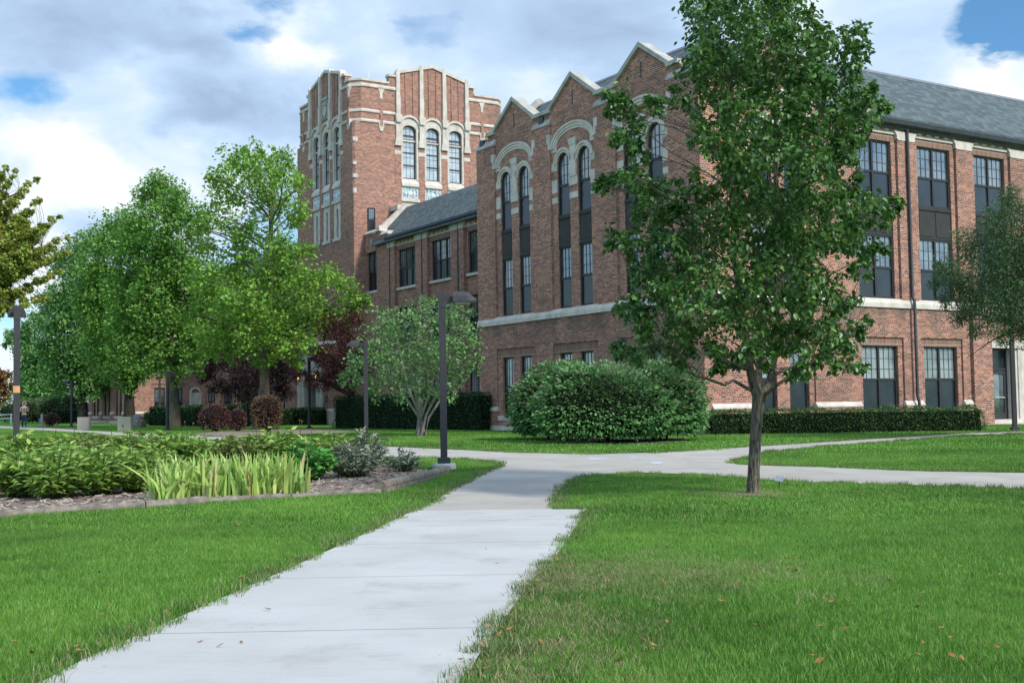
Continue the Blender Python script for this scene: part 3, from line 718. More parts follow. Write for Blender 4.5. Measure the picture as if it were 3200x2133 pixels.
def hall(x, y, tmax, label, group, simple_b=False):
    root = local_root('brick_hall', x, y, label, 'building', group)
    A, Bf = Fac('A', 0.0), Fac('B', 0.0); W = MB()
    cs = (11.4, 7.23, 3.06)
    for c in cs: gable_bay(root, A, W, c)
    for u0, u1 in ((12.86, 14.3), (8.69, 9.94), (4.52, 5.77), (0.0, 1.6)): pier(root, A, W, u0, u1)
    belt(root, A, -.06, 14.34); footing(root, A, -.1, 14.36)
    sc = MB()
    for u in (9.32, 5.15, 13.9, .6): A.box(sc, u - .16, u + .16, 12.1, 12.42, -.35, -.02)
    sc.build('scupper', M['gutter'], root)
    # right facade
    gable_bay(root, Bf, W, 3.5, .92, .29)
    for u0, u1 in ((.3, 2.04), (4.96, 7.13 if tmax > 8 else 6.6)): pier(root, Bf, W, u0, u1, 12.0 if u1 < 3 else 11.4, u1 < 3)
    st = MB(); Bf.extr(st, [(-.3, 12.0), (.03, 12.0), (.03, 12.06), (-.12, 12.32), (-.3, 12.32)], 4.94, 5.62); st.build('pier_cap', M['stone_dark'], root)
    Bf.box(W, 4.96, 5.6, 11.4, 12.0, -.3, 0)
    pil = []
    if tmax > 8:
        c = 8.3
        while c + 1.2 < tmax:
            door = abs(c - 14.88) < .1
            win_bay(root, Bf, W, c, ground=not door)
            if c + 1.18 + .95 < tmax: pil.append((c + 1.18, c + 2.11))
            c += 3.29
    for u0, u1 in pil:
        Bf.box(W, u0, u1, 4.6, 11.4, -.35, 0)
        sb = MB(); Bf.prism(sb, [(u0 - .03, 10.72), (u0 + .05, 10.67), (u1 - .05, 10.67), (u1 + .03, 10.72), (u1 + .03, 10.86), (u1 + .14, 11.0), (u0 - .14, 11.0), (u0 - .03, 10.86)], -.3, .03)
        sb.build('stone_block', M['stone'], root)
        if abs(u0 - 12.77) < .1:
            Bf.box(W, u0, 14.3, .1, 4.6, -.35, 0); plinth(root, Bf, W, u0, 14.28)
            Bf.box(W, u0 + .45, 14.33, .1, 4.5, -.1, .14)
        elif abs(u0 - 16.06) < .1: Bf.box(W, 16.85, u1, .1, 4.6, -.35, 0)
        else: Bf.box(W, u0, u1, .1, 4.6, -.35, 0); plinth(root, Bf, W, u0, u1)
    if tmax < 8:
        nm = MB(); Bf.box(nm, 5.3, 5.45, .15, 2.7, -.1, .12); Bf.box(nm, 6.15, 6.3, .15, 2.7, -.1, .12); Bf.ring(nm, 5.8, .35, .35, .5, .52, 2.7, -.1, .12); Bf.box(nm, 5.45, 6.15, .15, 2.7, -.1, .02); nm.build('niche', M['stone'], root)
    if tmax > 8:   # entrance
        Bf.box(W, 14.3, 17.0, 3.42, 4.5, -.35, .1)
        s = MB(); Bf.box(s, 14.3, 17.0, 3.12, 3.42, -.6, .12); Bf.box(s, 15.72, 16.0, .1, 3.12, -.6, .02); Bf.box(s, 16.0, 16.2, .1, 3.12, -.6, .07)
        Bf.box(s, 16.2, 16.85, .1, 3.12, -.6, .02); Bf.box(s, 14.3, 14.36, .1, 3.12, -.6, .05); Bf.box(s, 14.2, 17.1, -.05, .2, -.6, .9)
        s.build('door_surround', M['stone'], root)
        fr = MB()
        for a, b, z0, z1 in ((14.36, 14.42, .2, 3.12), (14.66, 14.72, .2, 3.12), (15.66, 15.72, .2, 3.12), (14.36, 15.72, 2.28, 2.36), (14.36, 15.72, 3.05, 3.12)): Bf.box(fr, a, b, z0, z1, -.35, -.25)
        df = fr.build('door_frame', M['gutter'], root)
        pn = MB(); Bf.box(pn, 14.42, 14.66, .2, 2.28, -.32, -.30); Bf.box(pn, 14.42, 15.66, 2.36, 3.05, -.32, -.30); pn.build('pane', M['screen'], df)
        nt_ = MB(); Bf.box(nt_, 14.46, 14.58, 1.72, 1.85, -.298, -.292); nt_.build('notice', simple('yellow_notice', (.6, .5, .12), (.65, .55, .15)), df)
        dl = MB(); Bf.box(dl, 14.72, 14.84, .2, 2.28, -.34, -.27); Bf.box(dl, 15.54, 15.66, .2, 2.28, -.34, -.27); Bf.box(dl, 14.84, 15.54, .2, .62, -.34, -.27); Bf.box(dl, 14.84, 15.54, 2.12, 2.28, -.34, -.27)
        do = dl.build('door', M['lampmetal'], root)
        gl = MB(); Bf.box(gl, 14.84, 15.54, .62, 2.12, -.325, -.305); gl.build('pane', M['glass'], do)
        hd = MB(); Bf.box(hd, 14.9, 15.5, 1.2, 1.24, -.26, -.22); Bf.box(hd, 14.76, 14.8, 1.0, 1.35, -.26, -.22); hd.build('handle', M['concrete'], do)
    belt(root, Bf, -.06, tmax); footing(root, Bf, -.1, tmax)
    # body, roof
    W.box(.32, 6.2, .32, 14.2, .1, 11.5); W.box(6.2, tmax, .36, 6.2, .1, 11.4)
    W.prism([(.3, 14.0, 11.4), (5.9, 14.0, 11.4), (3.1, 14.0, 14.38)], [(.3, 14.28, 11.4), (5.9, 14.28, 11.4), (3.1, 14.28, 14.38)])
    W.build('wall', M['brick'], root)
    zf = lambda q: 14.3 - .853 * abs(3.1 - q)
    R = MB()
    if tmax > 8: slab_roof(R, [(.4, .4), (5.35, .4), (5.35, -.24), (tmax, -.24), (tmax, 3.1), (3.1, 3.1)], lambda X, Y: zf(Y))
    else: slab_roof(R, [(.4, .4), (tmax, .4), (tmax, 3.1), (3.1, 3.1)], lambda X, Y: zf(Y))
    slab_roof(R, [(.4, .4), (3.1, 3.1), (3.1, 14.0), (.4, 14.0)], lambda X, Y: zf(X))
    slab_roof(R, [(3.1, 3.1), (tmax, 3.1), (tmax, 6.5), (6.5, 6.5)], lambda X, Y: zf(Y))
    slab_roof(R, [(3.1, 3.1), (6.5, 6.5), (6.5, 14.0), (3.1, 14.0)], lambda X, Y: zf(X))
    ro = R.build('roof', M['slate'], root)
    rc = MB(); rc.prism([(3.1, 2.98, 14.22), (3.1, 3.1, 14.36), (3.1, 3.22, 14.22), (3.1, 3.1, 14.18)], [(tmax, 2.98, 14.22), (tmax, 3.1, 14.36), (tmax, 3.22, 14.22), (tmax, 3.1, 14.18)])
    rc.prism([(2.98, 3.1, 14.22), (3.1, 3.1, 14.36), (3.22, 3.1, 14.22)], [(2.98, 14, 14.22), (3.1, 14, 14.36), (3.22, 14, 14.22)])
    rc.build('ridge_cap', M['lead'], ro)
    ec = MB()
    for s in (-1, 1): ec.prism([(3.1, 13.95, 14.36), (3.1 + s * 2.8, 13.95, 11.98), (3.1 + s * 2.8, 13.95, 12.2), (3.1, 13.95, 14.64)], [(3.1, 14.36, 14.36), (3.1 + s * 2.8, 14.36, 11.98), (3.1 + s * 2.8, 14.36, 12.2), (3.1, 14.36, 14.64)])
    ec.build('coping', M['stone_dark'], root)
    if tmax > 8:
        g = MB(); Bf.extr(g, [(0.0, 11.05), (.1, 11.05), (.13, 11.13), (.2, 11.15), (.25, 11.2), (.28, 11.36), (.25, 11.36), (.2, 11.3), (0, 11.3)], 5.4, tmax); g.build('gutter', M['gutter'], ro)
        downspout(root, Bf, 9.95, 11.1)
    return root
hall(0, 0, 24.0, 'large brick hall with pointed gables nearest on the right', 'gabled brick halls')
hall(0, 73.0, 6.6, 'distant brick hall half hidden behind the trees at far left', 'gabled brick halls')
def link_wing(y0, y1, mirror, label):
    root = local_root('brick_link_wing', 6.4, y0, label, 'building', 'link wings beside the tower')
    L = y1 - y0; A = Fac('A', 0.0); W = MB()
    mp = (lambda v: v) if not mirror else (lambda v: L - v)
    cs = [mp(q - 14.3) for q in (33.66, 29.43, 25.22, 21.0, 16.8)]
    for c in cs:
        win_bay(root, A, W, c, half=1.38, kind='triple', ow=1.2, lower='brick', d=-.2)
        for s in (1,):
            pass
    edges = sorted([(c - 1.38, c + 1.38) for c in cs])
    gaps = []; prev = 0.0
    for a, b in edges: gaps.append((prev, a)); prev = b
    st0, st1 = sorted((mp(35.95 - 14.3), mp(39.2 - 14.3)))
    if not mirror: gaps.append((prev, st0))
    else:
        gaps[0] = (st1, edges[0][0]); gaps.append((prev, L))
    for u0, u1 in gaps:
        if u1 - u0 < .05: continue
        A.box(W, u0, u1, .1, 11.4, -.35, .09)
        sb = MB(); A.prism(sb, [(u0 - .02, 10.85), (u1 + .02, 10.85), (u1 + .02, 11.05), (u1 + .2, 11.2), (u0 - .2, 11.2), (u0 - .02, 11.05)], -.3, .12); sb.build('stone_block', M['stone'], root)
        plinth(root, A, W, u0, u1)
    # stair bay beside the tower
    A.box(W, st0, st1, .1, 8.33, -.35, .06)
    mid = mp(38.3 - 14.3)
    A.box(W, st0, mid - .75, 8.33, 11.75, -.35, .06); A.box(W, mid + .75, st1, 8.33, 11.75, -.35, .06); A.box(W, mid - .75, mid + .75, 10.9, 11.75, -.35, .06)
    a, b = sorted((mp(36.9 - 14.3), mp(39.2 - 14.3))); A.box(W, a, b, 11.75, 12.05, -.35, .06)
    window(root, A, mid, 'double', 8.45, 10.9, 1.5, -.12)
    s = MB(); A.box(s, mid - .85, mid + .85, 8.31, 8.45, -.3, .09); s.build('sill', M['stone'], root)
    cp = MB(); A.extr(cp, [(-.5, 12.05), (.12, 12.05), (.12, 12.12), (0, 12.26), (-.5, 12.26)], a + .35 if not mirror else a, b if not mirror else b - .35)
    a2, b2 = sorted((mp(35.9 - 14.3), mp(36.95 - 14.3))); A.extr(cp, [(-.5, 11.75), (.12, 11.75), (.12, 11.82), (0, 11.96), (-.5, 11.96)], a2, b2)
    a3 = mp(37.2 - 14.3); A.prism(cp, [(a3 - .3, 12.05), (a3 + .3, 12.05), (a3 + .18, 12.4), (a3 - .18, 12.4)], -.4, .14)
    # raking parapet against the tower
    q0, q1 = sorted((mp(37.6 - 14.3), mp(38.1 - 14.3)))
    cp.prism([(.1, q0, 11.7), (2.1, q0, 13.75), (2.1, q0, 14.05), (-.1, q0, 12.05)], [(.1, q1, 11.7), (2.1, q1, 13.75), (2.1, q1, 14.05), (-.1, q1, 12.05)])
    qa, qb = sorted((q0 if mirror else q1, mp(39.25 - 14.3))); cp.box(1.7, 2.5, qa, qb, 13.7, 14.0)
    cp.build('coping', M['stone'], root)
    dm = MB(); A.prism(dm, [(mid, 11.3), (mid + .14, 11.55), (mid, 11.8), (mid - .14, 11.55)], 0, .075); dm.build('tile_ornament', simple('teal_tile', (.08, .25, .27), (.2, .38, .36), 10, .4), root)
    W.box(.3, 4.2, 0, L, .1, 11.3); W.build('wall', M['brick'], root)
    e0, e1 = sorted((mp(0), mp(37.65 - 14.3))); R = MB(); zr = lambda X, Y: 13.8 - 1.04 * abs(2.1 - X)
    slab_roof(R, [(-.35, e0), (2.1, e0), (2.1, e1), (-.35, e1)], zr); slab_roof(R, [(2.1, e0), (4.5, e0), (4.5, e1), (2.1, e1)], zr)
    ro = R.build('roof', M['slate'], root)
    g0, g1 = sorted((mp(0), mp(35.95 - 14.3))); g = MB(); A.extr(g, [(0, 11.2), (.15, 11.2), (.2, 11.3), (.3, 11.32), (.36, 11.38), (.36, 11.52), (.3, 11.46), (0, 11.46)], g0, g1); g.build('gutter', M['gutter'], ro)
    for v in (35.65, 31.45, 27.2): downspout(root, A, mp(v - 14.3), 11.25, False)
    footing(root, A, 0, L)
    return root
link_wing(14.3, 39.25, False, 'three storey brick wing with slate roof between hall and tower')
link_wing(48.06, 73.0, True, 'brick wing left of the tower screened by maples')
# ---- tower
def tile_mat():
    m = bpy.data.materials.new('mosaic_tile'); nt = NT(m)
    uv = nd(nt, 'UVMap').outputs[0]
    s = nd(nt, 'VectorMath', operation='SNAP'); s.inputs[1].default_value = (.065, .065, 1); nt.links.new(uv, s.inputs[0])
    w = nd(nt, 'TexWhiteNoise', noise_dimensions='3D'); nt.links.new(s.outputs[0], w.inputs[0])
    n = nd(nt, 'ValToRGB'); n.color_ramp.interpolation = 'CONSTANT'; e = n.color_ramp.elements
    for i, (p, c) in enumerate([(0, (.06, .11, .26)), (.27, (.5, .5, .45)), (.5, (.2, .38, .38)), (.7, (.5, .33, .17)), (.82, (.55, .54, .48))]):
        if i > 1: e.new(.5)
        e[i].position = p; e[i].color = c4(c)
    nt.links.new(w.outputs[0], n.inputs[0]); finish(nt, n.outputs[0], .35, .4); return m
M['tile'] = tile_mat(); M['tilewhite'] = simple('white_tile', (.58, .57, .52), (.66, .65, .6), 10, .35)
def tower():
    root = local_root('brick_tower', 5.6, 39.25, 'tall brick tower with stepped gabled parapets and stone fins', 'tower')
    W = MB(); S = MB(); LA, LB = 9.4, 11.3
    W.box(.35, LB - .3, .35, LA - .3, .1, 21.9)
    bands = MB()
    for side, L, c0, flare in (('A', LA, 4.38, True), ('B', LB, 5.71, False)):
        F = Fac(side, 0.0); off = (-2.56, -.85, .85, 2.56)       # fins; windows between
        w0, w1 = c0 - 2.75, c0 + 2.75
        c = .55; far_ = L - .55
        # wings beside the window bay
        F.box(W, c, w0, 15.0, 22.0, -.35, 0); F.box(W, w1, far_, 15.0, 22.0, -.35, 0)
        F.box(W, 0 if side == 'A' else .35, L, .1, 12.0, -.35, 0)
        F.box(W, 0 if side == 'A' else .35, w0, 12.0, 15.0, -.35, 0); F.box(W, w1, L, 12.0, 15.0, -.35, 0)
        F.box(W, w1, L - .0, 15.0, 19.3, -.35, -.002); F.box(W, .12 if side == 'A' else .35, c, 15.0, 19.3, -.35, -.004)
        # gable above the windows
        P = [(w0, 19.9), (w1, 19.9), (c0 + 3.15, 22.0), (c0 + 3.15, 22.5), (c0 + 2.56, 22.5), (c0 + 2.56, 22.75), (c0, 23.45), (c0 - 2.56, 22.75), (c0 - 2.56, 22.5), (c0 - 3.15, 22.5), (c0 - 3.15, 22.0)]
        F.prism(W, P, -.4, -.03)
        for k in range(3):
            cu = c0 + (off[k] + off[k+1]) / 2
            for q in (-.27, .27):
                zt = 23.4 - .27 * abs(cu + q - c0)
                F.box(W, cu + q - .035, cu + q + .035, 20.0, zt, -.1, .03)
        # coping
        for s in (-1, 1):
            F.prism(S, [(c0, 23.45), (c0 + s * 2.56, 22.75), (c0 + s * 2.56, 22.93), (c0, 23.66)], -.5, .06)
            a, b = sorted((c0 + s * 2.6, c0 + s * 3.2)); F.box(S, a, b, 22.5, 22.66, -.5, .06)
            a, b = sorted((c0 + s * 3.15, (far_ if s > 0 else c))); F.box(S, a, b, 22.0, 22.14, -.5, .06)
        S.build('coping', M['stone'], root); S = MB()
        for z0, z1 in ((21.62, 21.84), (20.0, 20.2), (19.36, 19.56)):
            for a, b in ((c, w0 + .03), (w1 - .03, far_)):
                F.extr(S, [(-.1, z0), (.07, z0), (.09, z0 + .1), (.0, z1), (-.1, z1)], a, b)
        for u in (c0 - 3.75, c0 + 3.75):
            if not .5 < u < L - .5: continue
            F.prism(S, [(u - .2, 19.56), (u + .2, 19.56), (u + .17, 19.1), (u + .08, 18.85), (u - .08, 18.85), (u - .17, 19.1)], -.1, .075)
            F.prism(S, [(u - .22, 21.62), (u + .22, 21.62), (u + .1, 21.3), (u + .08, 20.95), (u - .08, 20.95), (u - .1, 21.3)], -.1, .05)
            F.box(W, u - .1, u + .1, 19.2, 20.3, -.05, .09)
        S.build('band_course', M['stone'], root); S = MB()
        for k, o in enumerate(off):
            u = c0 + o; zt = 23.5 - .27 * abs(o); S_, S = S, MB()
            F.box(S, u - .13, u + .13, 20.1, zt, -.3, .12); F.box(S, u - .15, u + .15, 20.0, 21.3, -.2, .15)
            F.prism(S, [(u - .13, zt), (u + .13, zt), (u, zt + .24)], -.3, .12)
            F.prism(S, [(u - .17, 19.55), (u + .17, 19.55), (u + .24, 20.05), (u - .24, 20.05)], -.3, .22)
            F.box(S, u - .16, u + .16, 18.3, 19.55, -.3, .1); F.prism(S, [(u - .25, 18.05), (u + .25, 18.05), (u + .2, 18.5), (u - .2, 18.5)], -.3, .12)
            F.box(W, u - .23, u + .23, 14.4, 18.05, -.35, .0); F.box(S, u - .235, u + .235, 17.5, 17.75, -.3, .012)
            F.box(W, u - .23, u + .23, 12.0, 14.4, -.35, .0); S.build('stone_fin', M['stone'], root); S = S_
        if side == 'A':
            cr = MB(); F.box(cr, c0 - .55, c0 + .55, 20.35, 21.75, -.1, .02); F.box(cr, c0 - .58, c0 + .58, 21.62, 21.8, -.1, .1)
            F.prism(cr, [(c0 - .3, 20.75), (c0, 20.42), (c0 + .3, 20.75), (c0 + .3, 21.2), (c0 - .3, 21.2)], -.1, .1); F.box(cr, c0 - .2, c0 + .2, 21.26, 21.5, -.1, .09)
            for s in (-1, 1):
                for q in range(5): zz = 20.5 + .22 * q; F.prism(cr, [(c0 + s * .36, zz), (c0 + s * .5, zz + .06), (c0 + s * .46, zz + .2), (c0 + s * .35, zz + .15)], -.1, .08)
            cr.build('carved_crest', M['stone_dark'], root)
        for k in range(3):
            cu = c0 + (off[k] + off[k+1]) / 2
            window(root, F, cu, 'tower', 15.96, 19.47, .98, -.22, 'tower_frame', 'glass_pale', arch=.32)
            st = MB()
            for s in (-1, 1):
                a, b = sorted((cu + s * .49, cu + s * .625)); F.box(st, a, b, 15.9, 19.2, -.35, -.02)
            F.box(st, cu - .49, cu + .49, 18.42, 18.52, -.3, -.16)
            F.over(st, cu, .49, 19.15, .32, 19.75, -.35, -.02, 8)
            for s in (-1, 1):
                a, b = sorted((cu + s * .49, cu + s * .68)); F.box(st, a, b, 19.1, 19.75, -.35, -.022)
            F.ring(st, cu, .66, .62, .78, .78, 19.35, -.3, .07); F.box(st, cu - .7, cu + .7, 19.75, 19.95, -.35, -.03)
            F.extr(st, [(-.35, 15.45), (.07, 15.45), (.07, 15.62), (-.1, 15.96), (-.35, 15.96)], cu - .62, cu + .62)
            F.box(st, cu - .62, cu + .62, 14.66, 15.45, -.35, -.04); F.box(st, cu - .68, cu + .68, 14.46, 14.66, -.35, .06)
            st.build('window_surround', M['stone'], root)
            tl = MB(); F.box(tl, cu - .52, cu + .52, 14.74, 15.36, -.1, -.03); to = tl.build('tile_panel', M['tile'], root)
            dm = MB()
            for q, r in ((-.32, .1), (0, .15), (.32, .1)): F.prism(dm, [(cu + q - r, 15.05), (cu + q, 15.05 + r), (cu + q + r, 15.05), (cu + q, 15.05 - r)], -.05, -.02)
            dm.build('white_diamond', M['tilewhite'], to)
            lw = MB()
            for s in (-1, 1):
                a, b = sorted((cu + s * .14, cu + s * .6)); F.box(lw, a, b, 12.2, 14.46, -.35, -.05)
            F.box(lw, cu - .14, cu + .14, 14.1, 14.46, -.35, -.05); F.box(lw, cu - .62, cu + .62, 12.0, 12.2, -.35, .05)
            lw.build('slit_surround', M['stone'], root)
            sg = MB(); F.box(sg, cu - .14, cu + .14, 12.2, 14.1, -.3, -.15); sg.build('slit_window', M['frame'], root)
    # cut near corner
    c = .55
    W.prism([(c, 0, 15.0), (0, c, 15.0), (c, c, 15.0)], [(c, 0, 22.0), (0, c, 22.0), (c, c, 22.0)])
    W.prism([(LB - c, 0, 15.0), (LB, c, 15.0), (LB - c, c, 15.0)], [(LB - c, 0, 22.0), (LB, c, 22.0), (LB - c, c, 22.0)])
    W.prism([(0, LA - c, 15.0), (c, LA, 15.0), (c, LA - c, 15.0)], [(0, LA - c, 22.0), (c, LA, 22.0), (c, LA - c, 22.0)])
    for z0, z1 in ((21.62, 21.84), (20.0, 20.2), (19.36, 19.56), (22.0, 22.14)):
        q = .06
        S.prism([(c, -q, z0), (-q, c, z0), (0, c + .02, z0), (c + .02, 0, z0)], [(c, -q + .02, z1), (-q + .02, c, z1), (.1, c + .02, z1), (c + .02, .1, z1)])
        S.prism([(LB - c, -q, z0), (LB + q, c, z0), (LB, c + .02, z0), (LB - c, .02, z0)], [(LB - c, -q, z1), (LB + q, c, z1), (LB, c + .02, z1), (LB - c, .02, z1)])
    W.prism([(.12, .0, 15.0), (0, .12, 15.0), (.5, .5, 15.0)], [(.12, 0, 19.36), (0, .12, 19.36), (.5, .5, 19.36)])
    W.prism([(.12, .0, 15.0), (.35, .0, 15.0), (.5, .5, 15.0)], [(.12, .0, 19.36), (.35, .0, 19.36), (.5, .5, 19.36)])
    for z0, z1, r in ((18.05, 18.3, .3), (16.55, 16.75, .2), (15.72, 15.95, .34), (14.75, 15.05, .2)):
        S.box(-.015, r, -.02, r * .6, z0, z1)
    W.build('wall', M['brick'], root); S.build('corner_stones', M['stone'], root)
    F = Fac('B', 0.0)
    window(root, F, 1.2, 'single', 12.35, 13.85, .5, .09)
    rf = MB(); rf.box(.3, LB - .3, .3, LA - .3, 21.9, 21.96); rf.build('roof', M['gutter'], root)
    an = MB(); an.tube([(1.4, .6, 22.1), (1.4, .6, 22.9)], [.02, .015], 5); an.build('antenna', M['white'], root)
    footing(root, Fac('A', 0.0), 0, LA)
    return root
tower()
def porch():
    root = local_root('entrance_porch', 4.4, 39.6, 'brick entrance porch with pale stone doorway at the tower foot', 'porch')
    A = Fac('A', 0.0); W = MB(); S = MB()
    cd = 4.0
    A.box(W, 6.0, 8.4, .1, 5.2, -1.2, 0); A.box(W, 0, 2.0, .1, 5.2, -1.2, 0); A.box(W, 2.0, 6.0, 4.6, 5.2, -1.2, 0)
    for s in (-1, 1):
        a, b = sorted((cd + s * 1.0, cd + s * 1.5)); A.box(S, a, b, .1, 3.0, -1.0, .05)
        a, b = sorted((cd + s * 1.5, cd + s * 2.0)); A.box(S, a, b, .1, 4.0, -1.0, .12)
        a, b = sorted((cd + s * 1.9, cd + s * 2.15)); A.box(S, a, b, 1.5, 2.0, -.2, .03); A.box(S, a, b, 2.6, 3.1, -.2, .03)
    A.over(S, cd, 1.0, 2.6, .9, 4.6, -1.0, .03, 10); A.ring(S, cd, 1.0, .9, 1.15, 1.05, 2.6, -.3, .1)
    for s in (-1, 1):
        a, b = sorted((cd + s * 1.0, cd + s * 2.0)); A.box(S, a, b, 3.0, 4.6, -1.0, .028)
    A.extr(S, [(-1.2, 5.2), (.1, 5.2), (.1, 5.3), (0, 5.45), (-1.2, 5.45)], -.05, 8.45)
    A.extr(S, [(-.2, .97), (.1, .97), (.1, 1.03), (0, 1.16), (-.2, 1.16)], 0, 2.0); A.box(S, 0, 2.0, .1, .97, -.2, .09)
    W.build('wall', M['brick'], root); S.build('door_surround', M['stone'], root)
    d = MB(); A.box(d, cd - 1.0, cd + 1.0, .1, 3.5, -1.1, -.8); A.box(d, cd - .03, cd + .03, .1, 2.6, -.8, -.77); do = d.build('door', M['frame'], root)
    p = MB()
    for s in (-1, 1):
        a, b = sorted((cd + s * .2, cd + s * .8)); A.box(p, a, b, .9, 2.2, -.8, -.78)
    p.build('pane', M['glass'], do)
    q = MB(); A.box(q, 1.2, 1.6, 1.55, 2.0, 0, .04); q.build('plaque', M['frame'], root)
    return root
porch()
M['lit'] = bpy.data.materials.new('lit_lantern'); _n = NT(M['lit']); _e = nd(_n, 'Emission'); setin(_e, Strength=1.1); _e.inputs[0].default_value = (1, .5, .13, 1); _o = nd(_n, 'OutputMaterial'); _n.links.new(_e.outputs[0], _o.inputs[0])
for v, lab in ((45.15, 'lit amber wall lantern left of the stone doorway'), (42.1, 'lit amber wall lantern right of the stone doorway')):
    P = CORNER + BD * 4.15 + AD * v
    r = empty('wall_lantern', (P[0], P[1], 3.0), YAW, lab, 'lantern', 'entrance lanterns')
    mb = MB(); mb.box(-.02, .13, -.03, .03, -.02, .05); mb.box(-.1, .1, -.1, .1, .33, .36); mb.box(-.1, .1, -.1, .1, .05, .08); mb.lathe((0, 0, .36), [(.09, 0), (.02, .1)], 6)
    for a, b in ((-.09, -.09), (.09, -.09), (.09, .09), (-.09, .09)): mb.box(a-.01, a+.01, b-.01, b+.01, .08, .33)
    mb.build('cage', M['gutter'], r); bl = MB(); bl.lathe((0, 0, .08), [(.04, 0), (.075, .08), (.07, .16), (.02, .23)], 8); bl.build('bulb', M['lit'], r)
# ------------------------------------------------------------------ vegetation
LEAF = {   # template: verts (along x, width y, bend z), triangles
 'ovate': (np.array([(0, 0, 0), (.28, .3, .05), (.62, .27, .03), (1, 0, -.14), (.62, -.27, .03), (.28, -.3, .05), (.5, 0, -.05)]), np.array([(0, 6, 1), (1, 6, 2), (2, 6, 3), (3, 6, 4), (4, 6, 5), (5, 6, 0)])),
 'diamond': (np.array([(0, 0, 0), (.45, .32, .08), (1, 0, -.08), (.45, -.32, .08)]), np.array([(0, 1, 2), (0, 2, 3)])),
 'lobed': (np.array([(0, 0, 0), (.3, .55, .1), (.62, .25, 0), (1.05, 0, -.12), (.62, -.25, 0), (.3, -.55, .1)]), np.array([(0, 2, 1), (0, 3, 2), (0, 4, 3), (0, 5, 4)])),
 'peony': (np.array([(0, 0, 0), (.4, .21, .06), (1, 0, -.2), (.4, -.21, .06)]), np.array([(0, 1, 2), (0, 2, 3)])),
 'lance': (np.array([(0, 0, 0), (.4, .16, .06), (1, 0, -.16), (.4, -.16, .06)]), np.array([(0, 1, 2), (0, 2, 3)])),
 'fine': (np.array([(0, 0, 0), (.5, .2, .05), (1, 0, 0), (.5, -.2, .05)]), np.array([(0, 1, 2), (0, 2, 3)])),
}
def unit(v): return v / (np.linalg.norm(v, axis=1, keepdims=True) + 1e-9)
def leaves(C, size, kind, r, droop=.3, out=None, outw=.5):
    """triangles of leaves at points C; 'out' = preferred direction of each leaf"""
    V0, T0 = LEAF[kind]; n = len(C)
    d = r.normal(0, 1, (n, 3)); d[:, 2] *= .6
    d = unit(d)
    if out is not None: d = unit(d * (1 - outw) + out * outw)
    d[:, 2] -= droop; d = unit(d)
    up = r.normal(0, .45, (n, 3)) + [0, 0, 1.0]
    s = unit(np.cross(up, d)); u = np.cross(d, s)
    L = (size * r.uniform(.65, 1.25, n))[:, None, None]
    V = C[:, None, :] + L * (V0[None, :, 0:1] * d[:, None] + V0[None, :, 1:2] * s[:, None] + V0[None, :, 2:3] * u[:, None])
    k = len(V0); T = (np.arange(n)[:, None, None] * k + T0[None]).reshape(-1, 3)
    return V.reshape(-1, 3), T
def ball(n, r, shell=.45):
    d = unit(r.normal(0, 1, (n, 3))); return d, d * (r.random((n, 1)) ** shell)
def bend(p0, p1, r, sag=.12, k=5):
    p0 = np.asarray(p0); p1 = np.asarray(p1); L = np.linalg.norm(p1 - p0); pts = []
    o = r.normal(0, sag * L * .5, 3); o[2] += sag * L * .6
    for i in range(k + 1):
        t = i / k; pts.append(p0 * (1 - t) + p1 * t + o * 4 * t * (1 - t) * .5 + (r.normal(0, .012 * L, 3) if 0 < i < k else 0))
    return pts
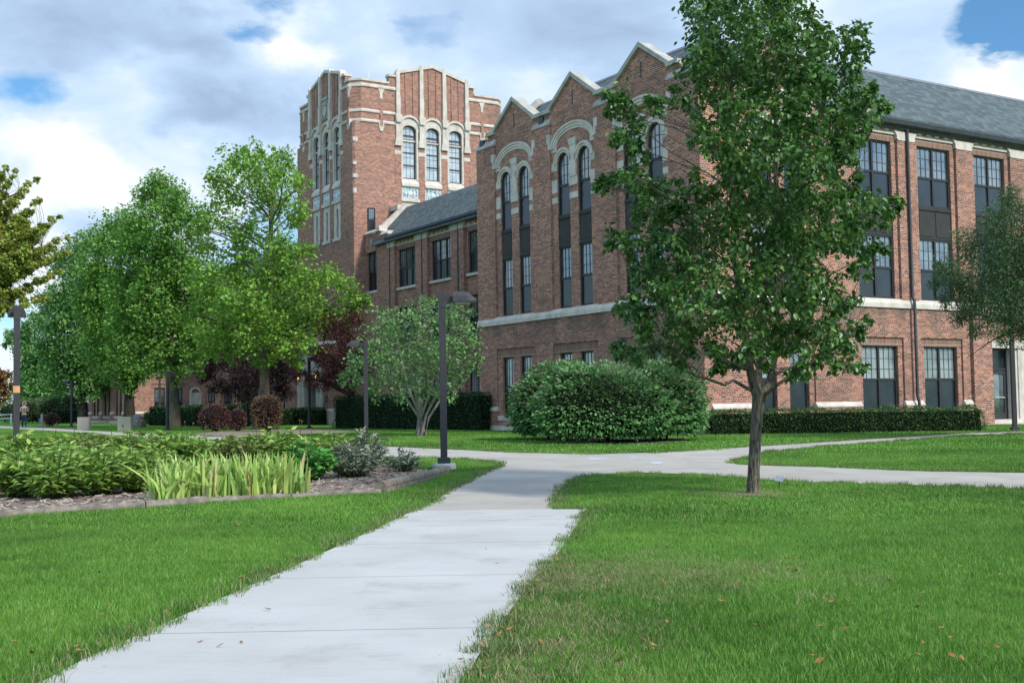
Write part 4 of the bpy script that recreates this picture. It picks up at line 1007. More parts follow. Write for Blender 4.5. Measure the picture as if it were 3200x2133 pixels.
def tree(name, label, cat, Y, lobes, leafmat, bark, stems, size, dens, kind='lobed', seed=1, hd=1.0, group=None, lit=2, trunk_r=.2, attach=None, droop=.3, twig=.012,
         dup=2, fromD=True, flat=1.0, per=14, base=None, extra=None, brscale=1.0, spread=1.9):
    """lobes: (x, y, r) in the photo at distance Y -> clumps with real depth; stems: trunk polylines in world space [(pts, radii)]"""
    r = np.random.default_rng(seed); k = 1.36 if fromD else 1.0
    L = np.array(lobes, float) * k
    xc = (L[:, 0].min() + L[:, 0].max()) / 2; hwp = (L[:, 0].max() - L[:, 0].min()) / 2 + 1
    cen = []; rad = []
    for x, y, q in L:
        w = math.sqrt(max(.05, 1 - ((x - xc) / hwp) ** 2)); R = hwp * Y / FPX * hd
        for j in range(dup):
            dy = w * R * (r.uniform(.15, 1.0) * (-1 if j % 2 == 0 else 1))
            cen.append(at(x, y, Y + dy) if True else 0); rad.append(q * (Y + dy) / FPX)
    C = []; OUT = []
    for c, q in zip(cen, rad):
        n = max(3, int(dens * q * q / per)); dr, p = ball(n, r)
        p[:, 2] *= flat
        sub = c + p * q
        m = per
        pts = (sub[:, None, :] + r.normal(0, min(.2 * q, size * spread), (n, m, 3))).reshape(-1, 3)
        C.append(pts); OUT.append(np.repeat(dr, m, 0))
    C = np.concatenate(C); OUT = np.concatenate(OUT)
    V, T = leaves(C, size, kind, r, droop, OUT, .35)
    rt = empty(name, base if base is not None else tuple(stems[0][0][0]), 0, label, cat, group)
    org = np.array(rt.location)
    mb = MB(); nodes = []
    for pts, rr in stems:
        mb.tube([np.asarray(p) - org for p in pts], rr, 9)
        for i in range(len(pts) - 1):
            for t in np.linspace(0, 1, 6): nodes.append((np.asarray(pts[i]) * (1-t) + np.asarray(pts[i+1]) * t, rr[i] * (1-t) + rr[i+1] * t))
    NP = np.array([n[0] for n in nodes]); NR = np.array([n[1] for n in nodes]); zmin = attach if attach is not None else NP[:, 2].min()
    for c, q in zip(cen, rad):
        hd_ = np.hypot(NP[:, 0] - c[0], NP[:, 1] - c[1]); dz = c[2] - NP[:, 2]
        cost = np.linalg.norm(NP - c, axis=1) + 2.5 * np.maximum(0, .45 * hd_ - dz) + 50 * (NP[:, 2] < zmin)
        i = int(np.argmin(cost)); Lb = np.linalg.norm(NP[i] - c)
        r0 = min(NR[i] * .5, .010 + .013 * Lb) * brscale
        mb.tube([p - org for p in bend(NP[i], c, r)], list(np.linspace(r0, twig, 6)), 5, False)
        for _ in range(lit):
            dr, p = ball(1, r, .3); mb.tube([p_ - org for p_ in bend(c, c + p[0] * q, r, .1, 3)], list(np.linspace(twig, twig * .4, 4)), 4, False)
    mb.build('trunk', M[bark], rt, True)
    me = fastmesh('crown', V - org, T, True); me.materials.append(M[leafmat]); link('crown', me, rt)
    return rt, org, cen, rad
def stemlist(base, tip, r0, r1, bendx=.0, n=7, r=None):
    base = np.asarray(base, float); tip = np.asarray(tip, float); pts = []
    for i in range(n):
        t = i / (n - 1); p = base * (1 - t) + tip * t; p = p + np.array([bendx * math.sin(t * math.pi) + .03 * math.sin(i * 2.1), .03 * math.cos(i * 1.7), 0]); pts.append(p)
    rr = [r0 * 1.35] + [r0 + (r1 - r0) * (i / (n - 1)) for i in range(1, n)]
    return (pts, rr)
# --- young pear tree on the right-hand lawn
YP = float(gnd(2358, 1543)[1])
def pp(*L): return [at(x, y, YP + d) for x, y, d in L]
pear_stems = [
 (pp((2357, 1548, 0), (2355, 1530, 0), (2356, 1470, 0), (2362, 1360, 0), (2368, 1275, 0), (2372, 1235, 0)), [.135, .108, .092, .088, .092, .1]),
 (pp((2370, 1250, 0), (2352, 1190, -.05), (2338, 1120, -.1), (2330, 1030, -.2), (2300, 850, -.4), (2285, 600, -.5), (2290, 330, -.4), (2260, 120, -.3)), [.08, .07, .06, .05, .04, .03, .022, .012]),
 (pp((2376, 1250, 0), (2408, 1190, .1), (2418, 1120, .15), (2425, 1000, .2), (2430, 800, .2), (2425, 560, .1), (2424, 330, .1), (2415, 60, .1), (2400, -80, .1)), [.085, .075, .065, .055, .045, .038, .03, .02, .01]),
 (pp((2368, 1235, 0), (2374, 1120, .4), (2385, 960, .7), (2400, 800, .8), (2480, 620, .7), (2560, 420, .6)), [.06, .05, .045, .038, .03, .015]),
 (pp((2425, 880, .2), (2500, 790, .0), (2600, 680, -.2), (2680, 560, -.3)), [.035, .03, .024, .012]),
 (pp((2362, 1225, -.03), (2332, 1211, -.1), (2292, 1188, -.2), (2263, 1202, -.25), (2206, 1182, -.3), (2171, 1174, -.35), (2154, 1148, -.4), (2100, 1090, -.5)), [.032, .028, .025, .024, .02, .017, .014, .008]),
 (pp((2380, 1243, 0), (2424, 1205, -.2), (2458, 1182, -.25), (2510, 1148, -.3), (2562, 1119, -.35), (2650, 1060, -.4)), [.034, .028, .025, .02, .016, .008]),
 (pp((2345, 1150, -.05), (2318, 1148, -.2), (2290, 1132, -.25), (2250, 1127, -.3)), [.025, .02, .016, .01]),
]
pear_lobes = [(1620,10,60),(1700,-10,60),(1780,0,60),(1840,45,45),(1700,-70,60),(1770,-80,50),(1640,80,65),(1720,70,65),(1800,90,65),(1880,95,50),(1945,80,42),(1960,140,35),
 (1600,130,36),(1620,170,55),(1700,160,68),(1790,180,72),(1880,170,60),(1930,205,40),(1650,250,62),(1730,260,70),(1820,270,75),(1910,270,55),(1985,245,38),(1995,205,14),(1960,330,36),
 (1440,248,40),(1400,236,24),(1500,236,24),(1555,228,26),(1440,300,34),(1480,350,26),(1620,310,36),(1660,350,55),(1740,360,75),(1840,370,70),(1920,370,42),
 (1460,408,38),(1408,425,26),(1520,436,36),(1600,440,44),(1690,450,70),(1790,460,76),(1880,460,58),(1930,430,26),(1960,490,44),(2030,488,28),(1380,425,12),
 (1480,484,30),(1560,515,50),(1650,540,70),(1750,550,78),(1850,550,70),(1940,560,45),(2005,575,24),(1410,545,28),(1450,552,28),(1500,575,38),(1580,600,55),
 (1480,640,30),(1525,650,45),(1600,670,60),(1700,660,75),(1800,650,75),(1890,650,52),(1938,690,28),(1440,705,27),(1500,730,40),(1580,740,50),(1680,750,62),(1780,745,66),(1870,750,52),(1935,760,36),(1982,757,18),
 (1420,792,22),(1455,812,26),(1500,790,34),(1570,795,42),(1640,800,28),(1860,815,42),(1920,810,36),(1958,838,22),(1800,800,36),(1720,805,24)]
pear_lobes = [(a, b, q * (1.14 if a < 1560 and b > 200 else 1.0)) for a, b, q in pear_lobes]
pear_lobes = [(a, b, q * (1.3 if a > 1925 and b > 100 else 1.0)) for a, b, q in pear_lobes] + [(2020,250,24),(2050,470,20),(1975,300,36),(1700,815,32),(1760,825,26),(1650,838,22),(1830,845,26),(1490,450,34),(1556,470,40),(1505,520,34),(1470,602,28),(1455,688,28),(1560,560,36),(1540,690,36),(1965,420,26),(1975,620,24)]
tree('pear_tree', 'young dark green pear tree in the right-hand lawn in front of the hall', 'tree', YP, pear_lobes, 'pear', 'bark', [(p_, [q * .86 for q in r_r]) for p_, r_r in pear_stems], .08, 3100, 'ovate', 3, .95, lit=2, attach=1.5, droop=.55, twig=.006, dup=2, per=30, brscale=.55, spread=1.15)
# --- serviceberry with many pale stems
bs = gnd(1316, 1362); r_ = np.random.default_rng(5)
YS = float(bs[1]); st = []
for k, (x, y, d) in enumerate([(1255, 1225, -.4), (1272, 1205, .3), (1290, 1190, -.1), (1312, 1180, .6), (1335, 1190, -.6), (1352, 1200, .2), (1372, 1215, -.2), (1385, 1235, .4)]):
    b = bs + np.array([.16 * math.cos(k * .8), .16 * math.sin(k * .8), 0]); top = at(x, y, YS + d); t2 = at(1316 + (x - 1316) * 1.7, y - 150, YS + d * 2)
    st.append(([b, b * .55 + top * .45 + np.array([(x - 1316) * -.002, 0, 0]), top, t2], [.06, .05, .042, .015]))
tree('serviceberry_tree', 'small multi-stemmed grey-green tree before the dark hedge', 'tree', YS,
     [(900,730,34),(955,715,38),(1010,722,38),(1060,730,34),(860,775,40),(930,785,55),(1010,795,55),(1068,790,36),(825,830,34),(890,842,50),(970,852,55),(1050,850,40),(800,872,28),(860,885,38),(1088,835,22),(925,895,34),(1030,892,32),(1092,765,18),(985,900,30),(870,715,20),(1040,700,18)],
     'service', 'bark_pale', st, .12, 620, 'ovate', 21, 1.0, attach=1.8, per=16, spread=1.5, twig=.008, brscale=.7)
# --- the row of maples
def row_tree(label, base_px, lobes, mat, bark, size, dens, seed, r0, top_px, hd=.9, kind='lobed', group='maples along the lawn', name='maple_tree', attach=2.8, Y=None, **kw):
    if mat in ('oak2', 'fargreen'): lobes = [(a, b, q * 1.14) for a, b, q in lobes]
    b = gnd(*base_px) if Y is None else np.array([at(base_px[0], base_px[1], Y)[0], Y, .17]); Yt = float(b[1]); tip = at(top_px[0], top_px[1], Yt)
    return tree(name, label, 'tree', Yt, lobes, mat, bark, [stemlist(b, tip, r0, .06, .12)], size, dens, kind, seed, hd, group, trunk_r=r0, attach=attach, twig=.02, per=22, spread=1.35, **kw)
row_tree('tall light green maple closest in the row, before the tower', (815, 1342),
  [(535,372,38),(580,345,26),(590,400,44),(645,362,34),(655,400,34),(690,425,26),(490,412,24),(525,445,42),(620,465,48),(680,490,36),(495,500,36),(560,530,46),(640,560,48),(700,575,26),(455,520,24),(470,560,30),
   (540,605,52),(620,635,65),(700,650,50),(755,645,36),(795,670,34),(828,702,22),(480,645,50),(560,705,70),(650,722,70),(725,720,50),(785,728,36),(505,745,50),(445,725,36),(580,780,50),(655,790,42),(705,790,30),(520,800,34),(690,825,18),(470,790,30),(840,690,14),(610,820,30)],
  'maple', 'bark', .16, 520, 31, .3, (850, 520), attach=4.2)
row_tree('green maple with leaning trunk left of the light green maple', (543, 1335),
  [(370,422,30),(345,452,34),(400,462,38),(322,505,36),(380,522,52),(440,505,34),(300,560,46),(360,600,62),(430,605,50),(290,650,52),(350,685,62),(420,692,56),(480,675,40),(300,742,52),(370,772,56),(440,782,50),(390,842,34),(330,815,38),(450,832,28),(285,800,34),(480,760,36)],
  'oak2', 'bark', .175, 520, 32, .34, (510, 600), attach=4.0)
row_tree('bushy green maple behind the square planters', (405, 1330),
  [(270,515,30),(235,552,38),(292,545,34),(222,620,48),(262,685,52),(300,850,32),(242,752,48),(292,880,22),(250,832,42),(220,792,38),(200,690,36),(330,840,26)],
  'oak2', 'bark_dark', .2, 440, 33, .35, (370, 720), attach=4.5)
row_tree('dense green maple with a dark trunk behind the left planter', (258, 1323),
  [(182,562,28),(152,602,34),(192,642,38),(152,682,38),(114,692,28),(182,722,42),(132,752,38),(192,792,42),(152,822,38),(114,800,28),(182,862,38),(208,888,28),(135,868,34),(226,862,30)],
  'fargreen', 'bark_dark', .235, 360, 34, .38, (235, 790), attach=4.5)
row_tree('far dark green tree at the left end of the row', (95, 1322),
  [(92,742,28),(72,800,34),(104,832,34),(62,852,28),(92,888,36),(60,762,18),(30,765,14),(45,800,16),(20,790,12),(60,905,26),(118,905,28),(88,920,24)],
  'fargreen', 'bark_dark', .28, 280, 35, .3, (110, 1020), Y=135.0, attach=4.0)
row_tree('rust coloured autumn tree at the far left edge', (-10, 1318), [(8,855,22),(-10,880,30),(14,890,24),(0,915,22),(22,905,14)], 'rust', 'bark_dark', .4, 100, 36, .3, (-10, 1180), Y=150.0, group=None, attach=3.0)
# --- dark purple maple and crimson Japanese maple
row_tree('dark purple-leaved maple behind the light green maple', (768, 1338), [(520,800,34),(570,780,34),(622,802,44),(562,850,44),(622,868,44),(662,850,32),(492,842,24),(590,905,34),(655,900,26),(540,890,34),(500,885,22),(640,830,30),(470,860,18),(600,930,30)],
  'purple', 'bark_dark', .17, 1100, 37, .16, (770, 1150), kind='lance', group=None, Y=72.0, attach=1.0)
row_tree('crimson Japanese maple in front of the entrance porch', (1112, 1336), [(765,752,34),(802,762,30),(782,800,34),(732,808,24),(722,872,22),(770,862,30),(826,850,32),(800,885,24),(700,858,14),(745,880,18),(840,800,30),(750,830,22),(812,730,22)],
  'redmaple', 'bark_dark', .14, 1300, 38, .12, (1075, 1150), kind='lance', group=None, Y=58.0, attach=1.3, name='japanese_maple')
# --- yellowing tree reaching in from the left edge
Yo = 42.0; ob = np.array([at(-420, 1340, Yo)[0], Yo, .17])
ol = []; rr0 = random.Random(9)
for (x0, y0, x1, y1, q0, q1) in [(-80,690,24,525,36,13),(-60,700,48,535,34,9),(-60,740,112,560,44,11),(-60,800,130,618,50,12),(-40,860,185,668,60,12),(-60,880,212,742,56,12),(-60,900,210,788,48,13),(-40,930,90,800,50,26),(-60,960,190,850,34,14),(-60,990,145,925,34,13),(-60,1010,40,930,34,14),(-20,840,90,720,46,30),(20,760,70,700,40,30)]:
    for t in np.linspace(0, 1, 11): ol.append((x0 + (x1 - x0) * t + rr0.gauss(0, 4), y0 + (y1 - y0) * t + rr0.gauss(0, 3), (q0 + (q1 - q0) * t) * .72))
ol += [(x_, y_, 62) for x_, y_ in ((-150, 760), (-190, 870), (-250, 700), (-300, 800), (-350, 620), (-420, 700), (-420, 520), (-330, 480), (-480, 820), (-520, 640), (-560, 760), (-250, 590), (-600, 900), (-380, 880), (-200, 960))]
tree('oak_tree', 'yellowing tree whose branches reach in from the left edge', 'tree', Yo, ol, 'autumn', 'bark_dark', [stemlist(ob, at(-420, 420, Yo), .3, .08), ([at(-420, 900, Yo), at(-200, 860, Yo), at(0, 850, Yo - .3), at(130, 770, Yo - .4)], [.12, .07, .045, .02]), ([at(-420, 800, Yo), at(-150, 700, Yo), at(60, 600, Yo)], [.1, .06, .02])],
     .1, 4300, 'lobed', 39, .35, lit=0, attach=3.0, fromD=False, base=tuple(ob), flat=.6, twig=.008, brscale=.35)
# --- dark fine-leaved tree at the right edge
Yl = 31.0; lb = np.array([at(3420, 1360, Yl)[0], Yl, .17])
ll_ = [(2180,622,28),(2232,565,36),(2290,515,36),(2332,482,32),(2205,662,28),(2262,645,48),(2332,602,50),(2212,722,22),(2272,712,40),(2342,692,42),(2352,760,26),(2242,762,14),(2302,772,18),(2372,540,42),(2390,640,50),(2400,740,34),(2300,580,40),(2150,650,14),(2160,610,12),(2320,450,20),(2420,580,60),(2470,500,70),(2450,680,60)]
ll_ = [(a, b, q * 1.22) for a, b, q in ll_] + [(2170,690,18),(2235,690,30),(2310,660,36),(2310,720,26),(2330,730,26)]
tree('locust_tree', 'dark fine-leaved tree reaching in from the right edge', 'tree', Yl, ll_, 'locust', 'bark_dark',
     [stemlist(lb, at(3420, 350, Yl), .17, .05), ([at(3420, 900, Yl), at(3260, 950, Yl - .2), at(3190, 965, Yl - .3), at(3120, 1000, Yl - .4), at(3050, 980, Yl - .5), at(2960, 1010, Yl - .5)], [.08, .06, .05, .035, .02, .008]),
      ([at(3200, 960, Yl - .3), at(3150, 1040, Yl - .4), at(3090, 1070, Yl - .5), at(3020, 1120, Yl - .5)], [.035, .025, .015, .006]), ([at(3260, 950, Yl - .2), at(3200, 1020, Yl + .3), at(3140, 1090, Yl + .4)], [.035, .022, .008])],
     .08, 5200, 'fine', 41, .9, attach=2.6, twig=.006, per=12, base=tuple(lb), droop=.15, brscale=.7)
# ------------------------------------------------------------------ hedges and shrubs
def surf_leaves(P, N, size, kind, r, droop=.15, ow=.6): return leaves(P, size, kind, r, droop, N, ow)
def hedge(label, a, b, depth, h, mat, size, dens, seed, group=None, name='hedge', cat='hedge', rnd=.12, core='core', top=None):
    """clipped hedge along a..b (front edge on the ground), going back by depth"""
    r = np.random.default_rng(seed); a = np.asarray(a); b = np.asarray(b); L = np.linalg.norm(b[:2] - a[:2])
    ex = (b - a)[:2] / L; ey = np.array([-ex[1], ex[0]])
    if ey[1] < 0: ey = -ey
    z0 = min(a[2], b[2])
    rt = empty(name, (a[0], a[1], z0), 0, label, cat, group)
    def tw(P): return np.stack([P[:, 0] * ex[0] + P[:, 1] * ey[0], P[:, 0] * ex[1] + P[:, 1] * ey[1], P[:, 2]], 1)
    faces = [(L * h, 'f'), (L * h * .3, 'k'), (L * depth, 't'), (depth * h, 'l'), (depth * h, 'r')]
    Ps, Ns = [], []
    for area, q in faces:
        n = int(area * dens); u, v = r.random(n), r.random(n)
        if q in 'fk': P = np.stack([u * L, np.full(n, 0 if q == 'f' else depth), v * h], 1); Nn = [0, -1 if q == 'f' else 1, 0]
        elif q == 't': P = np.stack([u * L, v * depth, np.full(n, h)], 1); Nn = [0, 0, 1]
        else: P = np.stack([np.full(n, 0 if q == 'l' else L), u * depth, v * h], 1); Nn = [-1 if q == 'l' else 1, 0, 0]
        Ps.append(P); Ns.append(np.tile(np.array(Nn, float), (n, 1)))
    P = np.concatenate(Ps); Nn = np.concatenate(Ns)
    # rounded edges and unevenness
    cx = np.clip(P[:, 0], rnd, L - rnd); cy = np.clip(P[:, 1], rnd, depth - rnd); cz = np.clip(P[:, 2], -9, h - rnd)
    Cc = np.stack([cx, cy, cz], 1); D = P - Cc; ln = np.linalg.norm(D, axis=1, keepdims=True); P = Cc + D / (ln + 1e-9) * np.minimum(ln, rnd); Nn = unit(Nn + D / (ln + 1e-9) * (ln > 1e-6))
    wob = .035 * np.sin(P[:, 0:1] * 2.1 + seed) + .03 * np.sin(P[:, 0:1] * 5.3 + P[:, 2:3] * 4) + .025 * np.sin(P[:, 2:3] * 6 + P[:, 1:2] * 5)
    P = P + Nn * (wob + r.normal(0, .03, (len(P), 1)) - size * .3)
    P[:, 2] = np.maximum(P[:, 2], .03)
    V, T = surf_leaves(P, Nn, size, 'diamond', r)
    me = fastmesh('foliage', tw(V), T); me.materials.append(M[mat]); link('foliage', me, rt)
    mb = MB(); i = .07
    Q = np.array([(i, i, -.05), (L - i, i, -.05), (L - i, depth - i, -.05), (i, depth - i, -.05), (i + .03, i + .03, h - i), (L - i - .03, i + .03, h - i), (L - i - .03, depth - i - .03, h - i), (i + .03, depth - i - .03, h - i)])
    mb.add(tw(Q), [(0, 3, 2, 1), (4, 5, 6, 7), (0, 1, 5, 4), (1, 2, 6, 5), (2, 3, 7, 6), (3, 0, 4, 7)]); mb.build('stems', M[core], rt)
    return rt
H = lambda x, y: gnd(x, y)
hedge('tall dark yew hedge against the brick link wing', H(1042, 1340), H(1500, 1346), 2.0, 1.52, 'yew', .075, 330, 51, 'dark clipped hedges')
hedge('low clipped boxwood hedge along the sunlit hall wall', H(2222, 1360), H(3078, 1347.5), 1.0, .72, 'box', .055, 700, 52, None, rnd=.2)
hedge('dark hedge between the square shrub and the porch', H(880, 1327), H(988, 1327), 2.4, 1.02, 'yew', .09, 230, 53, 'dark clipped hedges')
hedge('dark hedge behind the leaning maple trunk', H(462, 1329), H(662, 1331), 3.0, 1.28, 'yew', .11, 150, 54, 'dark clipped hedges', top=1)
hedge('lower dark hedge right of the boulder', H(376, 1319), H(458, 1322), 2.5, .85, 'yew', .12, 130, 55, 'dark clipped hedges')
hedge('distant dark hedge left of the planters', H(158, 1322), H(296, 1320), 3.0, 1.25, 'yew', .14, 100, 56, 'dark clipped hedges')
hedge('small dark hedge section behind the burgundy shrubs', H(690, 1327), H(880, 1328), 2.0, .95, 'yew', .11, 150, 57, 'dark clipped hedges')
def mound(name, label, cat, c, rx, ry, h, mat, size, dens, seed, kind='diamond', core='core', group=None, zc=.42, bumps=7, tips=None, layered=False, flat_top=0, ow=.6, droop=.15, zlow=.08, stems=True):
    """rounded shrub standing at c"""
    r = np.random.default_rng(seed); rt = empty(name, tuple(c), 0, label, cat, group)
    area = 2 * math.pi * ((rx + ry) / 2) * h * 1.15; n = int(area * dens)
    d = unit(r.normal(0, 1, (n, 3))); d = d[d[:, 2] > -.75]; n = len(d)
    bd = unit(r.normal(0, 1, (bumps * 6, 3))); amp = r.uniform(-.08, .1, len(bd))
    def surf(d):
        s = 1 + (np.maximum(0, d @ bd.T - .72) * 3.2 * amp).sum(1)
        if flat_top: s = np.minimum(s, flat_top / np.maximum(np.abs(d).max(1), .2))
        if layered: s = s + .075 * np.sin(d[:, 2] * 19 + 3 * np.sin(d[:, 0] * 4) + 2 * np.sin(d[:, 1] * 5))
        return s[:, None]
    zc_ = zc * h; S = np.array([rx, ry, h - zc_])
    dn = d.copy(); P = dn * S * surf(d); neg = d[:, 2] < 0
    P[neg, 2] = d[neg, 2] * (zc_ - zlow * h) / .75 * 1.0
    P = P * r.uniform(.86, 1.03, (n, 1)) + [0, 0, zc_]
    P[:, 2] = np.maximum(P[:, 2], .05)
    Nn = unit(d / S)
    if layered: Nn = unit(Nn * [1, 1, .45])
    V, T = leaves(P, size, kind, r, droop, Nn, ow)
    me = fastmesh('foliage', V, T); me.materials.append(M[mat]); fo = link('foliage', me, rt)
    if tips:
        k = (d[:, 2] > .1) & (r.random(n) < .16); V, T = leaves(P[k] * 1.015, size * 1.05, kind, r, droop, Nn[k], ow)
        me = fastmesh('tip_leaves', V, T); me.materials.append(M[tips]); link('tip_leaves', me, rt)
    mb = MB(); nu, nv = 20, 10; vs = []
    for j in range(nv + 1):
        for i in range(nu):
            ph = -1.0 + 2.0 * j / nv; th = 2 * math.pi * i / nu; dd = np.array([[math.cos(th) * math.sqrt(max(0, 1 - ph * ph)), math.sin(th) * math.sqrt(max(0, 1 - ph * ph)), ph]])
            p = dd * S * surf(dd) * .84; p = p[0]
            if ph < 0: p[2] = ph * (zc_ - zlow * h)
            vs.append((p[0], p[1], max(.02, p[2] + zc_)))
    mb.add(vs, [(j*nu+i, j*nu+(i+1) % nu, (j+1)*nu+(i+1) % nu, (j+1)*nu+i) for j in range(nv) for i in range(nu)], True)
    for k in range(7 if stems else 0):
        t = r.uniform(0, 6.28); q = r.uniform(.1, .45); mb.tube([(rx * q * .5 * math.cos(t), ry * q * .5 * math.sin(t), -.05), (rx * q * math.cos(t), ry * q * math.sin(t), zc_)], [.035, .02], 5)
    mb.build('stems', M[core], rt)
    return rt
def pxr(px, Y): return px * Y / FPX
def mnd(x, y, wpx, hpx, ry=None, **k):
    c = gnd(x, y); Y = float(c[1]) ; rx = pxr(wpx / 2, Y); ry = ry or rx; c = c + np.array([c[0] / Y * ry * .6, ry * .6, 0]); c[2] = zg(c[1])
    return dict(c=c, rx=rx * (1 + .6 * ry / Y), ry=ry, h=pxr(hpx, Y) * (1 + .6 * ry / Y), **k)
mound('burning_bush', 'big rounded green shrub at left of the group by the gabled wall', 'shrub', **mnd(1745, 1378, 300, 234, 1.6, seed=61, zc=.36), mat='bush', size=.1, dens=430, tips='bushtip', layered=True, group='big rounded shrubs', kind='ovate', ow=.75)
mound('burning_bush', 'big rounded green shrub at right of the group, near the hall corner', 'shrub', **mnd(2060, 1380, 315, 238, 1.6, seed=62, zc=.36), mat='bush', size=.1, dens=430, tips='bushtip', layered=True, group='big rounded shrubs', kind='ovate', ow=.75)
mound('burning_bush', 'big rounded green shrub standing foremost in the middle of the group', 'shrub', **mnd(1905, 1387, 440, 226, 1.3, seed=63, zc=.36), mat='bush', size=.1, dens=430, tips='bushtip', layered=True, group='big rounded shrubs', kind='ovate', ow=.75)
mound('barberry_shrub', 'round burgundy shrub, largest at the mulch strip', 'shrub', **mnd(671, 1349, 98, 86, seed=64), mat='barberry', size=.07, dens=420, core='core_red', group='burgundy shrubs', bumps=4)
mound('barberry_shrub', 'small narrow burgundy shrub between two larger ones', 'shrub', **mnd(741, 1347, 56, 70, seed=65), mat='barberry', size=.07, dens=420, core='core_red', group='burgundy shrubs', bumps=4)
mound('barberry_shrub', 'square-topped bronze shrub before the light green maple trunk', 'shrub', **mnd(834, 1349, 100, 114, seed=66), mat='barberry2', size=.07, dens=420, core='core_red', group='burgundy shrubs', flat_top=.92, zc=.6, bumps=4)
mound('barberry_shrub', 'small reddish round shrub before the distant hedge', 'shrub', **mnd(160, 1332, 44, 42, seed=67), mat='barberry', size=.1, dens=200, core='core_red', group='burgundy shrubs')
for x, y, w, h, s, lab in ((205, 1318, 170, 84, 68, 'wide olive green bush behind the distant hedge'), (60, 1320, 170, 62, 69, 'low olive bush beside the white railing'), (118, 1316, 120, 60, 70, 'olive bush just behind the walking person')):
    mound('olive_bush', lab, 'bush', c=np.array([at(x, y, 120)[0], 120 + s - 68, .17]), rx=pxr(w/2, 120), ry=2.2, h=pxr(h, 120) + .4, mat='olive', size=.24, dens=55, seed=s, group='olive bushes at far left', kind='lance')
# boulder, planters
b = gnd(428, 1334); rt = None
bm = bmesh.new(); bmesh.ops.create_icosphere(bm, subdivisions=3, radius=1)
for v in bm.verts:
    n = v.co.normalized(); k = 1 + .12 * math.sin(n.x * 4 + 1) + .1 * math.sin(n.y * 5 + n.z * 3) + .04 * math.sin(n.x * 13 + n.z * 11)
    v.co = Vector((n.x * .62 * k, n.y * .5 * k, max(-.05, n.z * .62 * k + .12)))
me = bpy.data.meshes.new('boulder'); bm.to_mesh(me); bm.free(); o = link('boulder', me, None, M['rock']); o.location = b; tag(o, 'grey boulder on the grass right of the planters', 'boulder')
for x, y, w, h, lab in ((257, 1343, 35, 40, 'square exposed-aggregate planter on the left beside the path'), (385, 1346, 40, 44, 'square exposed-aggregate planter on the right beside the path')):
    c = gnd(x, y); s = pxr(w, c[1]) / 2; hh = pxr(h, c[1]); c = c + [0, s, 0]
    r = empty('planter', tuple(c), .12, lab, 'planter', 'square concrete planters'); mb = MB(); t = .07
    mb.box(-s, s, -s, -s + t, 0, hh); mb.box(-s, s, s - t, s, 0, hh); mb.box(-s, -s + t, -s + t, s - t, 0, hh); mb.box(s - t, s, -s + t, s - t, 0, hh); mb.build('box', M['agg'], r, bevel=.015)
    mb = MB(); mb.box(-s + t, s - t, -s + t, s - t, .05, hh - .12); mb.build('fill', M['mulch'], r)
# ------------------------------------------------------------------ planting bed
def leafy_plant(seed, R, h, stems, lpp, size, kind, mat, name='foliage', droop=.25):
    r = np.random.default_rng(seed); C = []; O = []; mb = MB()
    for i in range(stems):
        t = r.uniform(0, 6.283); q = math.sqrt(r.random()); tip = np.array([R * q * math.cos(t), R * q * math.sin(t), h * (1 - .55 * q * q) * r.uniform(.8, 1.05)])
        b0 = np.array([tip[0] * .25, tip[1] * .25, 0]); mb.tube([b0, b0 * .4 + tip * .6 + [0, 0, .05], tip], [.008, .007, .004], 4, False)
        for j in range(lpp):
            f = r.uniform(.16, 1.0); p = b0 * (1 - f) + tip * f + [0, 0, .1 * f * (1 - f)]; a = r.uniform(0, 6.283); C.append(p); O.append((math.cos(a), math.sin(a), .35 + .5 * (f > .85)))
    V, T = leaves(np.array(C), size, kind, r, droop, unit(np.array(O)), .7)
    return mb, V, T
PEO = []
for k in range(4):
    rt = empty('peony_bush', (0, 0, 0), 0, 'x', 'plant', 'peony bushes crowding the bed')
    mb, V, T = leafy_plant(80 + k, .5, .7, 50, 15, .15, 'peony', 'peony')
    me = fastmesh('foliage', V, T); me.materials.append(M['peony2' if k == 3 else 'peony']); link('foliage', me, rt)
    mb.build('stems', M['stem'], rt)
    PEO.append(rt)
spots = []
rr_ = random.Random(4)
for (y, x0, x1, dx) in ((1562, -60, 240, 125), (1530, 200, 470, 95), (1545, 60, 420, 118), (1512, -60, 520, 108), (1484, -40, 760, 112), (1462, -20, 1020, 104), (1446, 20, 1000, 100), (1436, 60, 1010, 106)):
    x = x0
    while x <= x1:
        if not (480 < x < 960 and y > 1500): spots.append((x + rr_.uniform(-22, 22), y + rr_.uniform(-7, 7)))
        x += dx
LABP = {0: 'leafy green peony bush crowded in the bed behind the timber edging', 3: 'yellowing peony bush crowded among the green ones in the bed'}
used = set()
for i, (x, y) in enumerate(spots):
    k = i % 4 if y < 1500 else i % 3
    if y < 1470 and rr_.random() < .35: k = 3
    o = PEO[k] if k not in used else copy_tree(PEO[k]); used.add(k)
    p = gnd(x, y); o.location = (p[0], p[1], p[2] + .01); o.rotation_euler = (0, 0, rr_.uniform(0, 6.28)); s = rr_.uniform(.85, 1.12) * (.92 if y > 1500 else 1.0) * (.8 if y < 1450 else 1); o.scale = (s * 1.1, s * 1.1, s)
    o['label'] = LABP[3] if k == 3 else LABP[0]; o['group'] = 'yellowing peony bushes' if k == 3 else 'green peony bushes'
